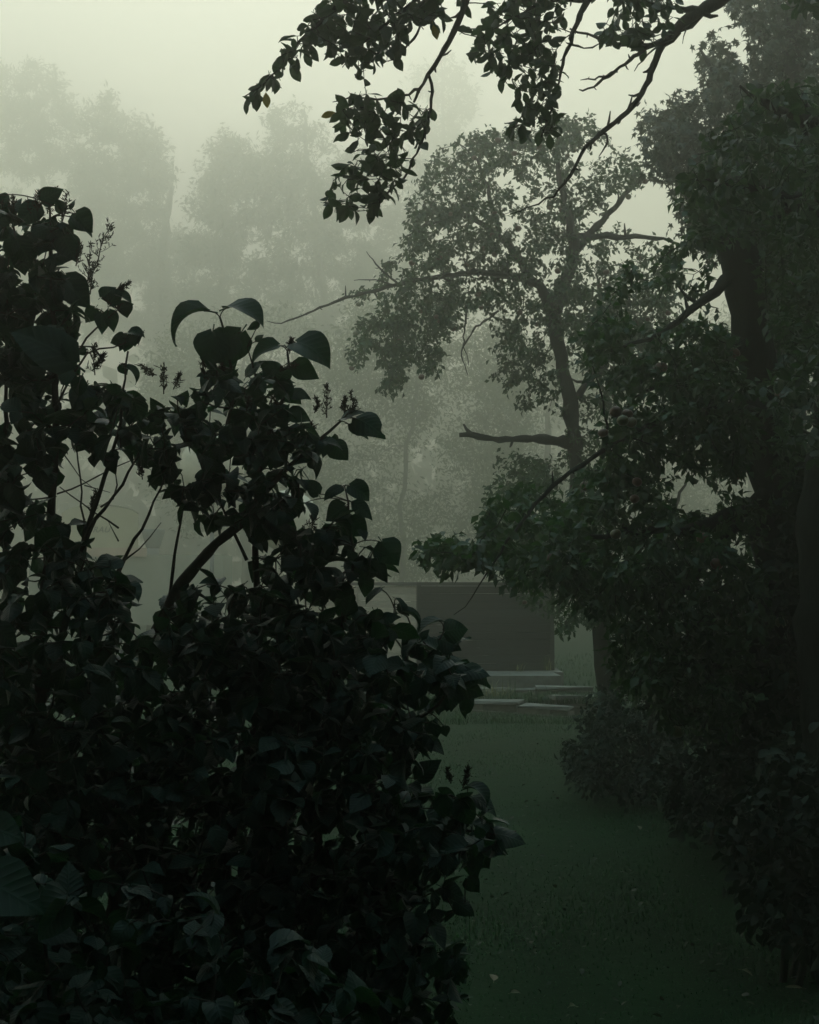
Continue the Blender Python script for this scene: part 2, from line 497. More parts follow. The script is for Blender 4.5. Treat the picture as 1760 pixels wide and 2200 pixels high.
class Tree:
    def __init__(s, name, base, label, cat, group=None, bark='bark'):
        s.root = empty(name, base, label, cat, group)
        s.nodes = np.zeros((0, 3)); s.nr = np.zeros(0); s.nt = np.zeros((0, 3))
        s.bark = M[bark]
        s.twigs = []            # (pts, r0, r1)
    def add_nodes(s, pts, rad):
        t = np.gradient(pts, axis=0) if len(pts) > 1 else np.zeros_like(pts)
        t = t / (np.linalg.norm(t, axis=1, keepdims=True) + 1e-9)
        s.nodes = np.concatenate([s.nodes, pts]); s.nr = np.concatenate([s.nr, rad]); s.nt = np.concatenate([s.nt, t])
    def limb(s, pts, rads, part='limb', step=.12, jit=.01, sides=8, knots=0.0, seed_nodes=True, mb=None):
        pts = np.asarray(pts, float)
        seg = np.linalg.norm(np.diff(pts, axis=0), axis=1); L = np.concatenate([[0], np.cumsum(seg)])
        q = resample(pts, step, jit)
        rr = np.interp(np.linspace(0, L[-1], len(q)), L, rads)
        rr = rr * (1 + rng.normal(0, .06 + knots, len(rr)))
        m = mb or MB(); m.tube(q, rr, sides)
        if knots:
            for i in range(2, len(q) - 1):
                if rr[i] < .035 and rng.random() < .35:
                    dr = rng.normal(0, 1, 3); dr /= np.linalg.norm(dr)
                    l = rr[i] * rng.uniform(2.5, 6)
                    m.tube([q[i], q[i] + dr * l * .6, q[i] + dr * l + [0, 0, l * .2]], [rr[i] * .6, rr[i] * .45, rr[i] * .2], 4)
        if mb is None: m.build(part, s.bark, s.root)
        if seed_nodes: s.add_nodes(q, rr)
        return q
    def grow(s, targets, r_tip=.002, step=.06, arch=.15, jit=.008, rk=.012, droop=0.0, maxlen=None):
        """attach each target to the nearest branch by a curved twig"""
        if not len(targets): return
        d = np.full(len(targets), 1e9)
        for i in range(0, len(s.nodes), 400):
            dd = np.linalg.norm(targets[:, None] - s.nodes[None, i:i + 400], axis=2).min(1); d = np.minimum(d, dd)
        order = np.argsort(d)
        buf = np.zeros((len(s.nodes) + len(targets) * 40, 3)); bufr = np.zeros(len(buf))
        n = len(s.nodes); buf[:n] = s.nodes; bufr[:n] = s.nr
        for i in order:
            t = targets[i]
            dist = np.linalg.norm(buf[:n] - t, axis=1)
            cost = dist - np.minimum(bufr[:n], .02) * 2.0 + np.where(buf[:n, 2] > t[2] + dist * .5, .0 if droop else .15 * dist, 0)
            k = int(np.argmin(cost)); a = buf[k]; L = dist[k]
            if L < step * .8: continue
            r0 = min(bufr[k] * .8, r_tip + rk * L)
            mid = (a + t) / 2 + np.array([0, 0, arch * L]) + rng.normal(0, .10 * L, 3)
            m = max(3, int(L / step) + 1)
            u = np.linspace(0, 1, m)[:, None]
            pts = (1 - u) ** 2 * a + 2 * u * (1 - u) * mid + u * u * t
            pts[1:-1] += rng.normal(0, jit, (m - 2, 3))
            rr = r0 + (r_tip - r0) * u[:, 0]
            s.twigs.append((pts, rr))
            w = min(m - 1, len(buf) - n)
            buf[n:n + w] = pts[1:1 + w]; bufr[n:n + w] = rr[1:1 + w]; n += w
        s.nodes = buf[:n].copy(); s.nr = bufr[:n].copy()
    def leafpoints(s, spacing, maxr, per=1, tail=None, skip=0.0):
        """positions and directions of leaves along the twigs"""
        Pp = []; Tt = []
        for pts, rr in s.twigs:
            seg = np.linalg.norm(np.diff(pts, axis=0), axis=1); L = np.concatenate([[0], np.cumsum(seg)])
            k0 = 0
            ok = np.where(rr <= maxr)[0]
            if not len(ok): continue
            l0 = L[ok[0]]
            if tail: l0 = max(l0, L[-1] - tail)
            n = int((L[-1] - l0) / spacing) + 1
            ss = np.linspace(l0, L[-1], n)
            p = np.stack([np.interp(ss, L, pts[:, j]) for j in range(3)], -1)
            t = np.stack([np.interp(ss, L[:-1] + seg / 2, (np.diff(pts, axis=0) / seg[:, None])[:, j]) for j in range(3)], -1)
            Pp.append(np.repeat(p, per, 0)); Tt.append(np.repeat(t, per, 0))
        Pp = np.concatenate(Pp); Tt = np.concatenate(Tt)
        if skip:
            k = rng.random(len(Pp)) > skip; Pp, Tt = Pp[k], Tt[k]
        return Pp, Tt
    def twig_mesh(s, sides=4, split=None):
        m = MB()
        for pts, rr in s.twigs: m.tube(pts, rr, sides, cap=False)
        m.build('twigs', s.bark, s.root, kind='stuff')

def leaf_dirs(T, spread=.9, down=.3, flat=.5):
    n = len(T)
    r = rng.normal(0, 1, (n, 3)); r -= T * (r * T).sum(1, keepdims=True); r /= np.linalg.norm(r, axis=1, keepdims=True)
    D = T * rng.uniform(.1, 1.0, (n, 1)) + r * spread + np.array([0, 0, -1]) * down * rng.uniform(.2, 1.8, (n, 1))
    Nn = np.array([0, 0, 1]) * flat + rng.normal(0, .55, (n, 3))
    return D, Nn

# ------------------------------------------------------------------ the ground
def ground_z(x, y):
    """gentle swells, a bank at the right under the trees"""
    z = .03 * np.sin(x * .7 + 1) * np.cos(y * .45) + .02 * np.sin(x * 1.9 + y * 1.1)
    return z
gx = np.concatenate([np.linspace(-300, -14, 14), np.linspace(-12, 14, 105), np.linspace(16, 300, 14)])
gy = np.concatenate([np.linspace(-120, -4, 10), np.linspace(-3, 30, 133), np.linspace(33, 400, 18)])
GX, GY = np.meshgrid(gx, gy, indexing='ij')
GZ = ground_z(GX, GY) * np.clip(1 - (np.abs(GX) - 14) / 20, 0, 1) * np.clip(1 - (GY - 30) / 20, 0, 1)
V = np.stack([GX, GY, GZ], -1).reshape(-1, 3)
ny = len(gy)
ii, jj = np.meshgrid(np.arange(len(gx) - 1), np.arange(ny - 1), indexing='ij')
a = (ii * ny + jj).ravel()
o = link('lawn_ground', mesh_np('lawn_ground', V, [np.stack([a, a + ny, a + ny + 1, a + 1], -1)]), M['ground'])
tag(o, 'dark damp lawn ground', kind='structure')

# short grass
def blades(name, xy, h, w, mat, lean=.35, label=None, parent=None, kind='stuff', cat=None, zfun=None):
    n = len(xy)
    z = (zfun or ground_z)(xy[:, 0], xy[:, 1])
    base = np.stack([xy[:, 0], xy[:, 1], z - .01], -1)
    ang = rng.uniform(0, 2 * PI, n)
    side = np.stack([np.cos(ang), np.sin(ang), 0 * ang], -1) * (w * rng.uniform(.6, 1.4, n))[:, None]
    ln = np.stack([np.cos(ang + 1.3), np.sin(ang + 1.3), 0 * ang], -1)
    hh = h * rng.uniform(.5, 1.3, n)
    le = (lean * rng.uniform(0, 1.6, n))[:, None]
    up = np.array([0, 0, 1.])
    m1 = base + up * (hh * .55)[:, None] + ln * le * (hh * .35)[:, None]
    tp = base + up * (hh * .95)[:, None] * (1 - le * .35) + ln * le * hh[:, None]
    V = np.stack([base - side, base + side, m1 + side * .7, m1 - side * .7, tp], 1).reshape(-1, 3)
    i = np.arange(n)[:, None] * 5
    me = mesh_np(name, V, [i + np.array([[0, 1, 2, 3]]), i + np.array([[3, 2, 4]])])
    o = link(name, me, mat, parent, kind)
    if label: o['label'] = label
    return o
n = 130000
yy = 4.2 + (18.0 - 4.2) * rng.random(n) ** .95
xx = rng.uniform(-.32, .33, n) * yy
dn = np.array([noise.noise(Vector((x * 1.7 + .3, y * 1.1 + .4, .37))) for x, y in zip(xx, yy)]) + rng.normal(0, .15, n)
tag(blades('lawn_grass', np.stack([xx, yy], -1)[dn > -.55], (.024 + .045 * np.clip(dn + .15, 0, 1))[dn > -.55], .0024, M['grass'], lean=.9), 'short damp green lawn grass', kind='stuff')
n = 16000
yy = rng.uniform(17.3, 34, n); xx = rng.uniform(-.30, .33, n) * yy
tag(blades('rough_grass', np.stack([xx, yy], -1), .11, .006, M['grass'], lean=.8), 'longer rough grass growing behind the stone walls', kind='stuff')

# ------------------------------------------------------------------ board shed, slab and low walls
def obox(mb, p0, p1, th, z0, z1, jit=0):
    """a board standing between two ground points, th thick behind its face"""
    p0 = np.array(p0, float); p1 = np.array(p1, float)
    d = (p1 - p0) / np.linalg.norm(p1 - p0); nrm = np.array([-d[1], d[0]])
    c = [p0, p1, p1 + nrm * th, p0 + nrm * th]
    v = [(*q, z) for z in (z0, z1) for q in c]
    v = np.array(v)
    if jit: v = v + rng.normal(0, jit, v.shape)
    mb.add(v, [(3, 2, 1, 0), (4, 5, 6, 7), (0, 1, 5, 4), (1, 2, 6, 5), (2, 3, 7, 6), (3, 0, 4, 7)])

Z0 = .34
cA = P(880, 1245, 21.5)[:2]; cB = P(1166, 1245, 21.9)[:2]
cL = P(640, 1245, 27.5)[:2]
cR = cB + (cL - cA)
shed = empty('garden_shed', (cA[0], cA[1], Z0), 'low dark plank shed with a paler side wall beyond the lawn, behind the slab', 'shed')
for k in range(11):
    z0 = Z0 + .002 + k * .1172
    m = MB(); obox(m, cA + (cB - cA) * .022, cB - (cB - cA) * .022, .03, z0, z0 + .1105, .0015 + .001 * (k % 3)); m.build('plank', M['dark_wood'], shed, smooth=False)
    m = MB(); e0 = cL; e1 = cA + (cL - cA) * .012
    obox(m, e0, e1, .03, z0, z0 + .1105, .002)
    pl = m.build('plank', M['lit_wood'], shed, smooth=False); pl['label'] = 'side plank coloured paler for the light on it'
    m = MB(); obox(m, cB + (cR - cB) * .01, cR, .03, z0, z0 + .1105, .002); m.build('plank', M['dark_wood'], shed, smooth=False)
ax = (cB - cA) / np.linalg.norm(cB - cA); bx = (cL - cA) / np.linalg.norm(cL - cA)
for q, mt in ((cA, 'dark_wood'), (cB - ax * .05, 'dark_wood'), (cA + (cL - cA) * .47, 'lit_wood')):
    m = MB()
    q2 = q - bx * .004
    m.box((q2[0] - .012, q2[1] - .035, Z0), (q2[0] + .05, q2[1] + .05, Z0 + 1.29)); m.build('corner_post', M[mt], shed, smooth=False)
m = MB()
z1 = Z0 + 1.29
for zz0, zz1, ov in ((z1, z1 + .03, .03), (z1 + .032, z1 + .055, .02)):
    c = [cA - ax * ov - bx * ov, cB + ax * ov - bx * ov, cR + ax * ov + bx * ov, cL - ax * ov + bx * ov]
    v = np.array([(*q, z) for z in (zz0, zz1) for q in c])
    v[[2, 3, 6, 7], 2] += .03
    m.add(v, [(3, 2, 1, 0), (4, 5, 6, 7), (0, 1, 5, 4), (1, 2, 6, 5), (2, 3, 7, 6), (3, 0, 4, 7)])
m.build('roof', M['felt'], shed, smooth=False)

def rough_box(lo, hi, seed, amp=.01):
    m = MB(); nx = max(2, int((hi[0] - lo[0]) / .12)); V = []
    m.box(lo, hi, amp); return m
s0 = P(930, 1445, 20.4); s1 = P(1182, 1445, 20.4)
m = MB(); m.box((s0[0], 20.4, .02), (s1[0], 21.46, Z0), .004)
o = m.build('concrete_slab', M['concrete'], None, smooth=False)
tag(o, 'pale concrete slab in front of the dark shed', 'slab')
# the slab goes on under the shed
m = MB(); m.box((cA[0] - .02, 21.465, .02), (cB[0] + .1, 24.8, Z0 - .006), 0)
o = m.build('shed_footing', M['block'], None, smooth=False); tag(o, 'rough concrete footing under the plank shed', 'footing')

def block_wall(name, x0, y0, x1, y1, zt0, zt1, label, cap=True, bl=.42):
    L = math.hypot(x1 - x0, y1 - y0); n = max(2, int(L / bl))
    w = empty(name, (x0, y0, 0), label, 'wall')
    rows = 2
    for r in range(rows):
        for k in range(n + 1):
            u0 = max(0, (k - .5 * (r % 2)) / n); u1 = min(1, (k + 1 - .5 * (r % 2)) / n)
            if u1 - u0 < .02: continue
            zt = zt0 + (zt1 - zt0) * (u0 + u1) / 2
            h = zt / rows
            m = MB()
            a0 = np.array([x0, y0]) + (np.array([x1, y1]) - [x0, y0]) * (u0 + .006)
            a1 = np.array([x0, y0]) + (np.array([x1, y1]) - [x0, y0]) * (u1 - .006)
            a0 = a0 + rng.normal(0, .006, 2); a1 = a1 + rng.normal(0, .006, 2)
            obox(m, a0, a1, .22, r * h - .02 + .008, (r + 1) * h - .02, .005)
            m.build('block', M['block'], w, smooth=False)
    if cap:
        for k in range(max(2, n // 2)):
            nn = max(2, n // 2)
            a0 = np.array([x0, y0]) + (np.array([x1, y1]) - [x0, y0]) * (k / nn + .004) - [0, .02]
            a1 = np.array([x0, y0]) + (np.array([x1, y1]) - [x0, y0]) * ((k + 1) / nn - .004) - [0, .02]
            zt = zt0 + (zt1 - zt0) * (k + .5) / nn - .015 + rng.uniform(-.02, .01)
            m = MB(); obox(m, a0 + rng.normal(0, .015, 2), a1 + rng.normal(0, .015, 2), .30, zt, zt + .035, .010)
            m.build('coping_stone', M['concrete'], w, smooth=False)
    return w
def Xat(px, d): return float(P(px, 1200, d)[0])
block_wall('block_wall', Xat(1005, 18.9), 18.9, Xat(1250, 18.7), 18.7, .25, .26, 'low wall of concrete blocks with pale coping directly below the slab')
block_wall('block_wall', Xat(985, 17.6), 17.6, Xat(1195, 17.1), 17.1, .22, .12, 'lowest block wall at the far edge of the lawn, sinking to the right')
block_wall('block_wall', Xat(1168, 17.9), 17.9, Xat(1275, 18.2), 18.2, .21, .2, 'short block wall end beside the apple tree foot')
def tuft(px, py, d, n, h, w, mat, label, spread=.12, zb=None, kind=None):
    p = P(px, py, d)
    xy = np.stack([p[0] + rng.normal(0, spread, n), p[1] + rng.normal(0, spread * .6, n)], -1)
    zz = p[2] if zb is None else zb
    o = blades('grass_tuft', xy, h, w, mat, lean=.75, kind=None, zfun=lambda x, y: np.full(len(x), zz))
    tag(o, label, 'grass', kind=kind)
tuft(1040, 1490, 18.2, 60, .42, .006, M['dry_grass'], 'tall yellowish grass tuft between the two block walls', .12)
tuft(1000, 1480, 18.2, 50, .35, .006, M['grass'], 'green grass clump left of the yellowish tuft', .2)
tuft(1130, 1480, 18.3, 60, .25, .006, M['grass'], 'green weeds growing on the terrace right of the yellowish tuft', .3, kind='stuff')
tuft(1152, 1410, 21.0, 16, .26, .005, M['dry_grass'], 'thin dry grass tuft on the slab by the shed corner', .05)
tuft(1090, 1412, 21.0, 14, .18, .006, M['dry_grass'], 'short dry weed on the slab against the planks', .05)
n = 6000
xx = rng.uniform(.1, 3.0, n); yy = rng.uniform(16.4, 17.6, n)
tag(blades('verge_grass', np.stack([xx, yy], -1), .10, .005, M['grass'], lean=.7), 'grass growing up against the lowest block wall', kind='stuff')
xx = rng.uniform(.2, 2.6, n); yy = rng.uniform(17.9, 18.6, n)
tag(blades('terrace_grass', np.stack([xx, yy], -1), .12, .005, M['grass'], lean=.7, zfun=lambda x, y: np.full(len(x), .15)), 'grass on the terrace between the block walls', kind='stuff')
m = MB(); m.box((Xat(990, 17.9), 17.98, -.02), (Xat(1160, 18.), 18.65, .15)); tag(m.build('terrace_soil', M['ground'], None, smooth=False), 'soil filling the terrace', kind='structure')

# ------------------------------------------------------------------ wagon with lettering, mast and ball far behind the lilac
d = 42.0
WS = d / 33
def q3(px, py, dd=d): return P(px, py, dd)
wag = empty('beer_wagon', (q3(150, 1300)[0], d, 0), 'hazy grey wagon with a cream sign reading RAU, seen through the gap in the lilac', 'wagon')
lo = q3(60, 1290); hi = q3(470, 1168)
m = MB(); m.box((lo[0], d, .55), (hi[0], d + 2.2, hi[2])); m.build('body', M['wagon'], wag, smooth=False)
a0 = q3(130, 1167); a1 = q3(292, 1080)
m = MB(); n = 14
xs = np.linspace(a0[0], a1[0], n)
top = a1[2] + .20 * WS * np.sin(np.linspace(0, PI, n)) ** .6
v = np.array([(x, y, z) for y in (d - .06, d - .01) for x, t in zip(xs, top) for z in (a0[2], t)])
qd = []
for i in range(n - 1):
    k = i * 2; qd += [(k, k + 2, k + 3, k + 1), (2 * n + k, 2 * n + k + 1, 2 * n + k + 3, 2 * n + k + 2), (k + 1, k + 3, 2 * n + k + 3, 2 * n + k + 1), (k + 2, k, 2 * n + k, 2 * n + k + 2)]
m.add(v, qd); m.build('sign_board', M['cream'], wag, smooth=False)
m = MB(); b0 = q3(120, 1172); b1 = q3(310, 1150)
m.box((b0[0], d - .10, b0[2]), (b1[0], d - .065, b1[2] - .05)); m.build('sign_rail', M['pink'], wag, smooth=False)
m = MB(); m.tube([(x, d - .08, z - .01) for x, z in zip(xs[4:], top[4:] - .02)], .012, 5); m.build('sign_trim', M['letter'], wag)
txt = bpy.data.curves.new('lettering', 'FONT'); txt.body = 'RAU'; txt.size = .19 * WS; txt.shear = .35; txt.extrude = .006; txt.space_character = 1.1; txt.offset = .004
to = bpy.data.objects.new('lettering', txt); COL.objects.link(to); to.parent = wag
tp = q3(196, 1121); to.location = (tp[0] - wag.location[0], d - .068 - wag.location[1], tp[2]); to.rotation_euler = (PI / 2, 0, 0); txt.materials.append(M['letter'])
bpy.context.view_layer.update()
lm = bpy.data.meshes.new_from_object(to.evaluated_get(bpy.context.evaluated_depsgraph_get()))
lo_ = bpy.data.objects.new('lettering', lm); COL.objects.link(lo_); lo_.parent = wag; lo_.location = to.location; lo_.rotation_euler = to.rotation_euler
bpy.data.objects.remove(to); lo_.name = 'lettering'; lm.materials.clear(); lm.materials.append(M['letter'])
for px in (110, 220, 400):
    m = MB(); c = q3(px, 1290); m.tube([(c[0], d - .05, .5), (c[0], d + .16, .5)], .5, 20); m.build('wheel', M['grey_metal'], wag)
mast = empty('funnel_mast', (q3(322, 1300, 45)[0], 45, 0), 'grey mast with a flared head standing right of the cream sign', 'mast')
c = q3(322, 1200, 45)
m = MB(); m.tube([(c[0], 45, z) for z in (0, 1.0, 2.4, 2.9)], [.2, .18, .17, .2], 12); m.build('pole', M['grey_metal'], mast)
m = MB(); m.tube([(c[0], 45, z) for z in (2.9, 3.0, 3.4, 3.5)], [.2, .24, .36, .37], 14); m.build('flared_head', M['grey_metal'], mast)
def ball_on_post(px, py, r, dd, label):
    c = q3(px, py, dd); rb = r / 2994 * dd
    root = empty('ball_sign', (c[0], dd, 0), label, 'ball', 'pale balls behind the lilac')
    u = np.linspace(.02, PI - .02, 22)
    m = MB(); m.tube([(c[0], dd, c[2] + rb * math.cos(a)) for a in u], [rb * math.sin(a) for a in u], 32); m.build('canvas_ball', M['canvas'], root)
    m = MB(); m.tube([(c[0], dd, 0), (c[0], dd, c[2] - rb)], .04, 8); m.build('post', M['grey_metal'], root)
ball_on_post(607, 1098, 66, 26, 'pale round ball on a post behind the lilac, right and lower of the two')
ball_on_post(448, 982, 68, 26, 'pale round ball on a post behind the lilac, left and higher of the two')

# ------------------------------------------------------------------ far trees in the haze
def far_tree(px, d, polys, holes, trunk, label, nt, nl, size, wisp=.6, cl=.42, name='birch_tree', dd=3.0, group=None, trunk_r=.22):
    FS = 3.0 if name == 'birch_tree' else 1.9
    d = d * FS; dd = dd * FS; size = size * FS; trunk_r = trunk_r * FS * .7
    b = P(px, 1245, d); base = (b[0], d, 0)
    T = Tree(name, base, label, 'tree', group, 'hazed_bark')
    pts = [P(x, y, d) for x, y in trunk]; pts[0][2] = -.1
    T.limb(pts, np.linspace(trunk_r, trunk_r * .25, len(pts)), 'trunk', step=.8, jit=.08, sides=8)
    tg = np.concatenate([sample(p, max(20, int(nt * 1.5 * f)), d - dd, d + dd, holes, cl, .45 / FS, seed=px, fuzz=9) for p, f in polys])
    T.grow(tg, r_tip=.008, step=.5, arch=.12, jit=.09, rk=.012)
    pos, tt = T.leafpoints(.18, .06, per=1)
    rep = max(1, round((1.25 if name == 'birch_tree' else 1.6) * nl / len(pos)))
    pos = np.repeat(pos, rep, 0) + rng.normal(0, .36, (len(pos) * rep, 3)) * [1, 1, .8]; tt = np.repeat(tt, rep, 0)
    D, Nn = leaf_dirs(tt, .9, wisp, .3)
    T.twig_mesh(3)
    bake('foliage', FAR, pos, frames(D, Nn) * np.array([1, .6, 1.]), rng.uniform(.5, 1.3, len(pos)) * size, M['far'], T.root)
    return T
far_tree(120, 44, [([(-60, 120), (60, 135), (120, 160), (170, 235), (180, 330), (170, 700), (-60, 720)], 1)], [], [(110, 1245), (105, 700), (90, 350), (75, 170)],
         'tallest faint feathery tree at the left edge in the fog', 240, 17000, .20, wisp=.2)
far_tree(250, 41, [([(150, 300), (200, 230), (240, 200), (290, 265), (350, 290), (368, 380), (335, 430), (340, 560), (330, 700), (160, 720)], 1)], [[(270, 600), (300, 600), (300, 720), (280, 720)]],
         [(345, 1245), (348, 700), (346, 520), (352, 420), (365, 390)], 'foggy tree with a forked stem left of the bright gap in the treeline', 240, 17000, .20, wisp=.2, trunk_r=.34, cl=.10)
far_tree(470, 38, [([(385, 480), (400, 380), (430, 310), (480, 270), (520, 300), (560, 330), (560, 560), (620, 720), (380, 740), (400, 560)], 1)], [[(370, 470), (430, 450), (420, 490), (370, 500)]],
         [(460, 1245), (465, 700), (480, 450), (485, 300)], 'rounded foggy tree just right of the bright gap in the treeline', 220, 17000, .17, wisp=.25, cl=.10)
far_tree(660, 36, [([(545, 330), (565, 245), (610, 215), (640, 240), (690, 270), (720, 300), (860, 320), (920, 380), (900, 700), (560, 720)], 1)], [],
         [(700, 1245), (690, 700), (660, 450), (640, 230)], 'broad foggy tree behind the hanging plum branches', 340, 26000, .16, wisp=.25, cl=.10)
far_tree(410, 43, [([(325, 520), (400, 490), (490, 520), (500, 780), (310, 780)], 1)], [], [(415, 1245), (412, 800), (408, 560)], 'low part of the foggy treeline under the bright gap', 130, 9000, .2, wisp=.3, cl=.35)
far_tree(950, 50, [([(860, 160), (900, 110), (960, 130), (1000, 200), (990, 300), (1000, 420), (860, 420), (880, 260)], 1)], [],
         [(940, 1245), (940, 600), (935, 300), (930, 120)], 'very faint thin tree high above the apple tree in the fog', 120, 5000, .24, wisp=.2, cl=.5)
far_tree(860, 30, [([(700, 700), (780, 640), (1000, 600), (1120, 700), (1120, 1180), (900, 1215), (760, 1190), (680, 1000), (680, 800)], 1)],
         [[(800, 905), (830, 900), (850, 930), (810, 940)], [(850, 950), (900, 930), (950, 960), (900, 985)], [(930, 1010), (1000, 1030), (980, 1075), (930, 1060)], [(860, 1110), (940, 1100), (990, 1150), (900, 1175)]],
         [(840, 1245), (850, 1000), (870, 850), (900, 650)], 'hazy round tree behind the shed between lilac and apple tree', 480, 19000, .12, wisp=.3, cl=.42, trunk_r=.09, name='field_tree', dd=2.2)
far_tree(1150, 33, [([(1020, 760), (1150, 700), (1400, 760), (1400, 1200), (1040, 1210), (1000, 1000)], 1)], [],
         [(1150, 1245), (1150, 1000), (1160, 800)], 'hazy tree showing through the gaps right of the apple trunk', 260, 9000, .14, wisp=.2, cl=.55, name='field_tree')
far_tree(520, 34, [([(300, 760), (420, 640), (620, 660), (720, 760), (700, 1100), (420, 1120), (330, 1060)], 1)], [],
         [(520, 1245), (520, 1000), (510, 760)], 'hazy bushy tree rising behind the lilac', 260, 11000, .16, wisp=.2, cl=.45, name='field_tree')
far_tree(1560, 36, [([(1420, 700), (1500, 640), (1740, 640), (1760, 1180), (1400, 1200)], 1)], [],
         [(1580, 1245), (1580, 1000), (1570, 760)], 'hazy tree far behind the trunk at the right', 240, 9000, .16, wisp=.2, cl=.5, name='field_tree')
# far-off wood
pos = []
for k in range(15000):
    x = rng.uniform(-100, 100); y = rng.uniform(122, 150)
    hgt = 23 + 5 * noise.noise(Vector((x * .08, 3, 0)))
    pos.append((x, y, rng.uniform(0, hgt)))
pos = np.array(pos); D, Nn = leaf_dirs(rng.normal(0, 1, pos.shape), .9, .2, .3)
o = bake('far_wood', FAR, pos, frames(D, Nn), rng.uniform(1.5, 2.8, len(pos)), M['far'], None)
tag(o, 'far-off wood melting into the fog', kind='stuff')

# ------------------------------------------------------------------ unseen trees added behind the viewpoint and at both sides to shade the garden
for k, (x, y, r, h) in enumerate(((-5.5, -6, 4.5, 11), (4.5, -7, 4.5, 12), (-8, 2, 3.5, 9), (9, 1, 4.0, 10), (0, -11, 4, 12), (10.5, 9, 3.8, 9))):
    T = Tree('shade_tree', (x, y, 0), 'broad dark tree added for shade outside the view, number %s clockwise round the garden' % ('one two three four five six'.split()[k]), 'tree', 'shade trees round the viewpoint')
    T.limb([(x, y, -.1), (x + .2, y, h * .4), (x, y + .2, h * .8)], [.3, .2, .08], 'trunk', step=.4, jit=.03)
    n_ = 20000
    v = rng.normal(0, 1, (n_, 3)); v /= np.linalg.norm(v, axis=1, keepdims=True)
    pos = np.array([x, y, h * .52]) + v * rng.uniform(.6, 1, (n_, 1)) * np.array([r, r, h * .52])
    pos[:, 2] = np.maximum(pos[:, 2], .2)
    a_, b_, c_ = to_px(pos); kk = (c_ < .4) | (a_ < -80) | (a_ > 1800) | (b_ < -150)
    pos = pos[kk]
    D, Nn = leaf_dirs(rng.normal(0, 1, pos.shape), .9, .3, .8)
    bake('foliage', FAR, pos, frames(D, Nn), rng.uniform(.35, .6, len(pos)), M['maple'], T.root)


hp = []  # unseen hedge added round the viewpoint to darken the foreground
for (x0, y0, x1, y1, n_) in ((-2.3, 2.2, -2.3, -2.2, 8000), (-2.3, -2.2, 2.6, -2.2, 8000), (2.6, -2.2, 2.8, 2.8, 8000)):
    u = rng.random(n_)
    hp.append(np.stack([x0 + (x1 - x0) * u + rng.normal(0, .25, n_), y0 + (y1 - y0) * u + rng.normal(0, .25, n_), rng.uniform(0, 1.9, n_) + rng.normal(0, .12, n_)], -1))
hp = np.concatenate(hp); a_, b_, c_ = to_px(hp); hp = hp[(c_ < .3) | (a_ < -120) | (a_ > 1850)]
D, Nn = leaf_dirs(rng.normal(0, 1, hp.shape), .9, .2, .6)
o = bake('shade_hedge', FAR, hp, frames(D, Nn), rng.uniform(.10, .16, len(hp)), M['maple'], None)
tag(o, 'waist high dense hedge added round the viewpoint, unseen, to darken the foreground', kind='stuff')

# ------------------------------------------------------------------ the maple at the upper right
mp_poly = [(1525, -60), (1550, 30), (1580, 50), (1600, 110), (1600, 165), (1555, 150), (1530, 110), (1495, 78), (1472, 88), (1482, 150), (1500, 190), (1440, 200), (1405, 235), (1365, 245), (1352, 275), (1375, 330), (1390, 380), (1430, 410), (1440, 500), (1490, 520), (1600, 570), (1640, 760), (1800, 800), (1800, -60)]
T = Tree('maple_tree', (Xat(1640, 11.99), 11.99, 0), 'misty grey green maple with layered leaves at the upper right behind the orchard', 'tree')
T.limb([(Xat(1640, 11.99), 11.99, -.1), P(1650, 900, 11.99), P(1655, 600, 11.99), P(1660, 300, 11.99), P(1680, -40, 11.99)], [.2, .17, .14, .1, .05], 'trunk', step=.3, jit=.02)
T.limb([P(1655, 560, 11.99), P(1560, 420, 11.70), P(1440, 300, 11.57), P(1380, 260, 11.57)], [.08, .06, .03, .012], step=.2, jit=.02)
T.limb([P(1658, 380, 11.99), P(1570, 240, 11.85), P(1500, 140, 11.77), P(1480, 100, 11.77)], [.07, .05, .025, .01], step=.2, jit=.02)
T.limb([P(1665, 160, 11.99), P(1590, 50, 11.99), P(1540, -20, 12.13)], [.06, .04, .012], step=.2, jit=.02)
T.grow(sample(mp_poly, 1700, 10.86, 13.12, [], .30, 1.2, 5), r_tip=.003, step=.15, arch=.08, jit=.015)
pos, tt = T.leafpoints(.035, .012, per=3); pos = pos + rng.normal(0, .06, pos.shape)
print('maple leaves', len(pos))
pos = pos[:26000]; tt = tt[:26000]
D, Nn = leaf_dirs(tt, .9, .75, .9)
leaves_out(T.root, 'maple_leaf', MAP, MAP, pos, D, Nn, rng.uniform(.058, .10, len(pos)), M['maple'])
T.twig_mesh(3)

# ------------------------------------------------------------------ apples
def apple_tpl():
    m = MB()
    u = np.linspace(0, PI, 8)
    r = np.sin(u) * .5 * (1 + .10 * np.cos(u)); z = np.cos(u) * .44
    z[0] -= .06; z[-1] += .04; r[0] = .03; r[-1] = .03
    m.tube([(0, 0, a) for a in z], r, 10)
    m.tube([(0, 0, .36), (.02, 0, .62)], .025, 4)
    return m.mesh('apple')
APPLE = apple_tpl(); APPLE.materials.append(M['fruit'])
def add_apple(parent, p, s):
    o = bpy.data.objects.new('apple', APPLE); COL.objects.link(o); o.parent = parent
    o.location = Vector(p) - Vector(parent.location); o.scale = (s, s, s * rng.uniform(.9, 1.05)); o.rotation_euler = (rng.uniform(-.4, .4), rng.uniform(-.4, .4), rng.uniform(0, 6))

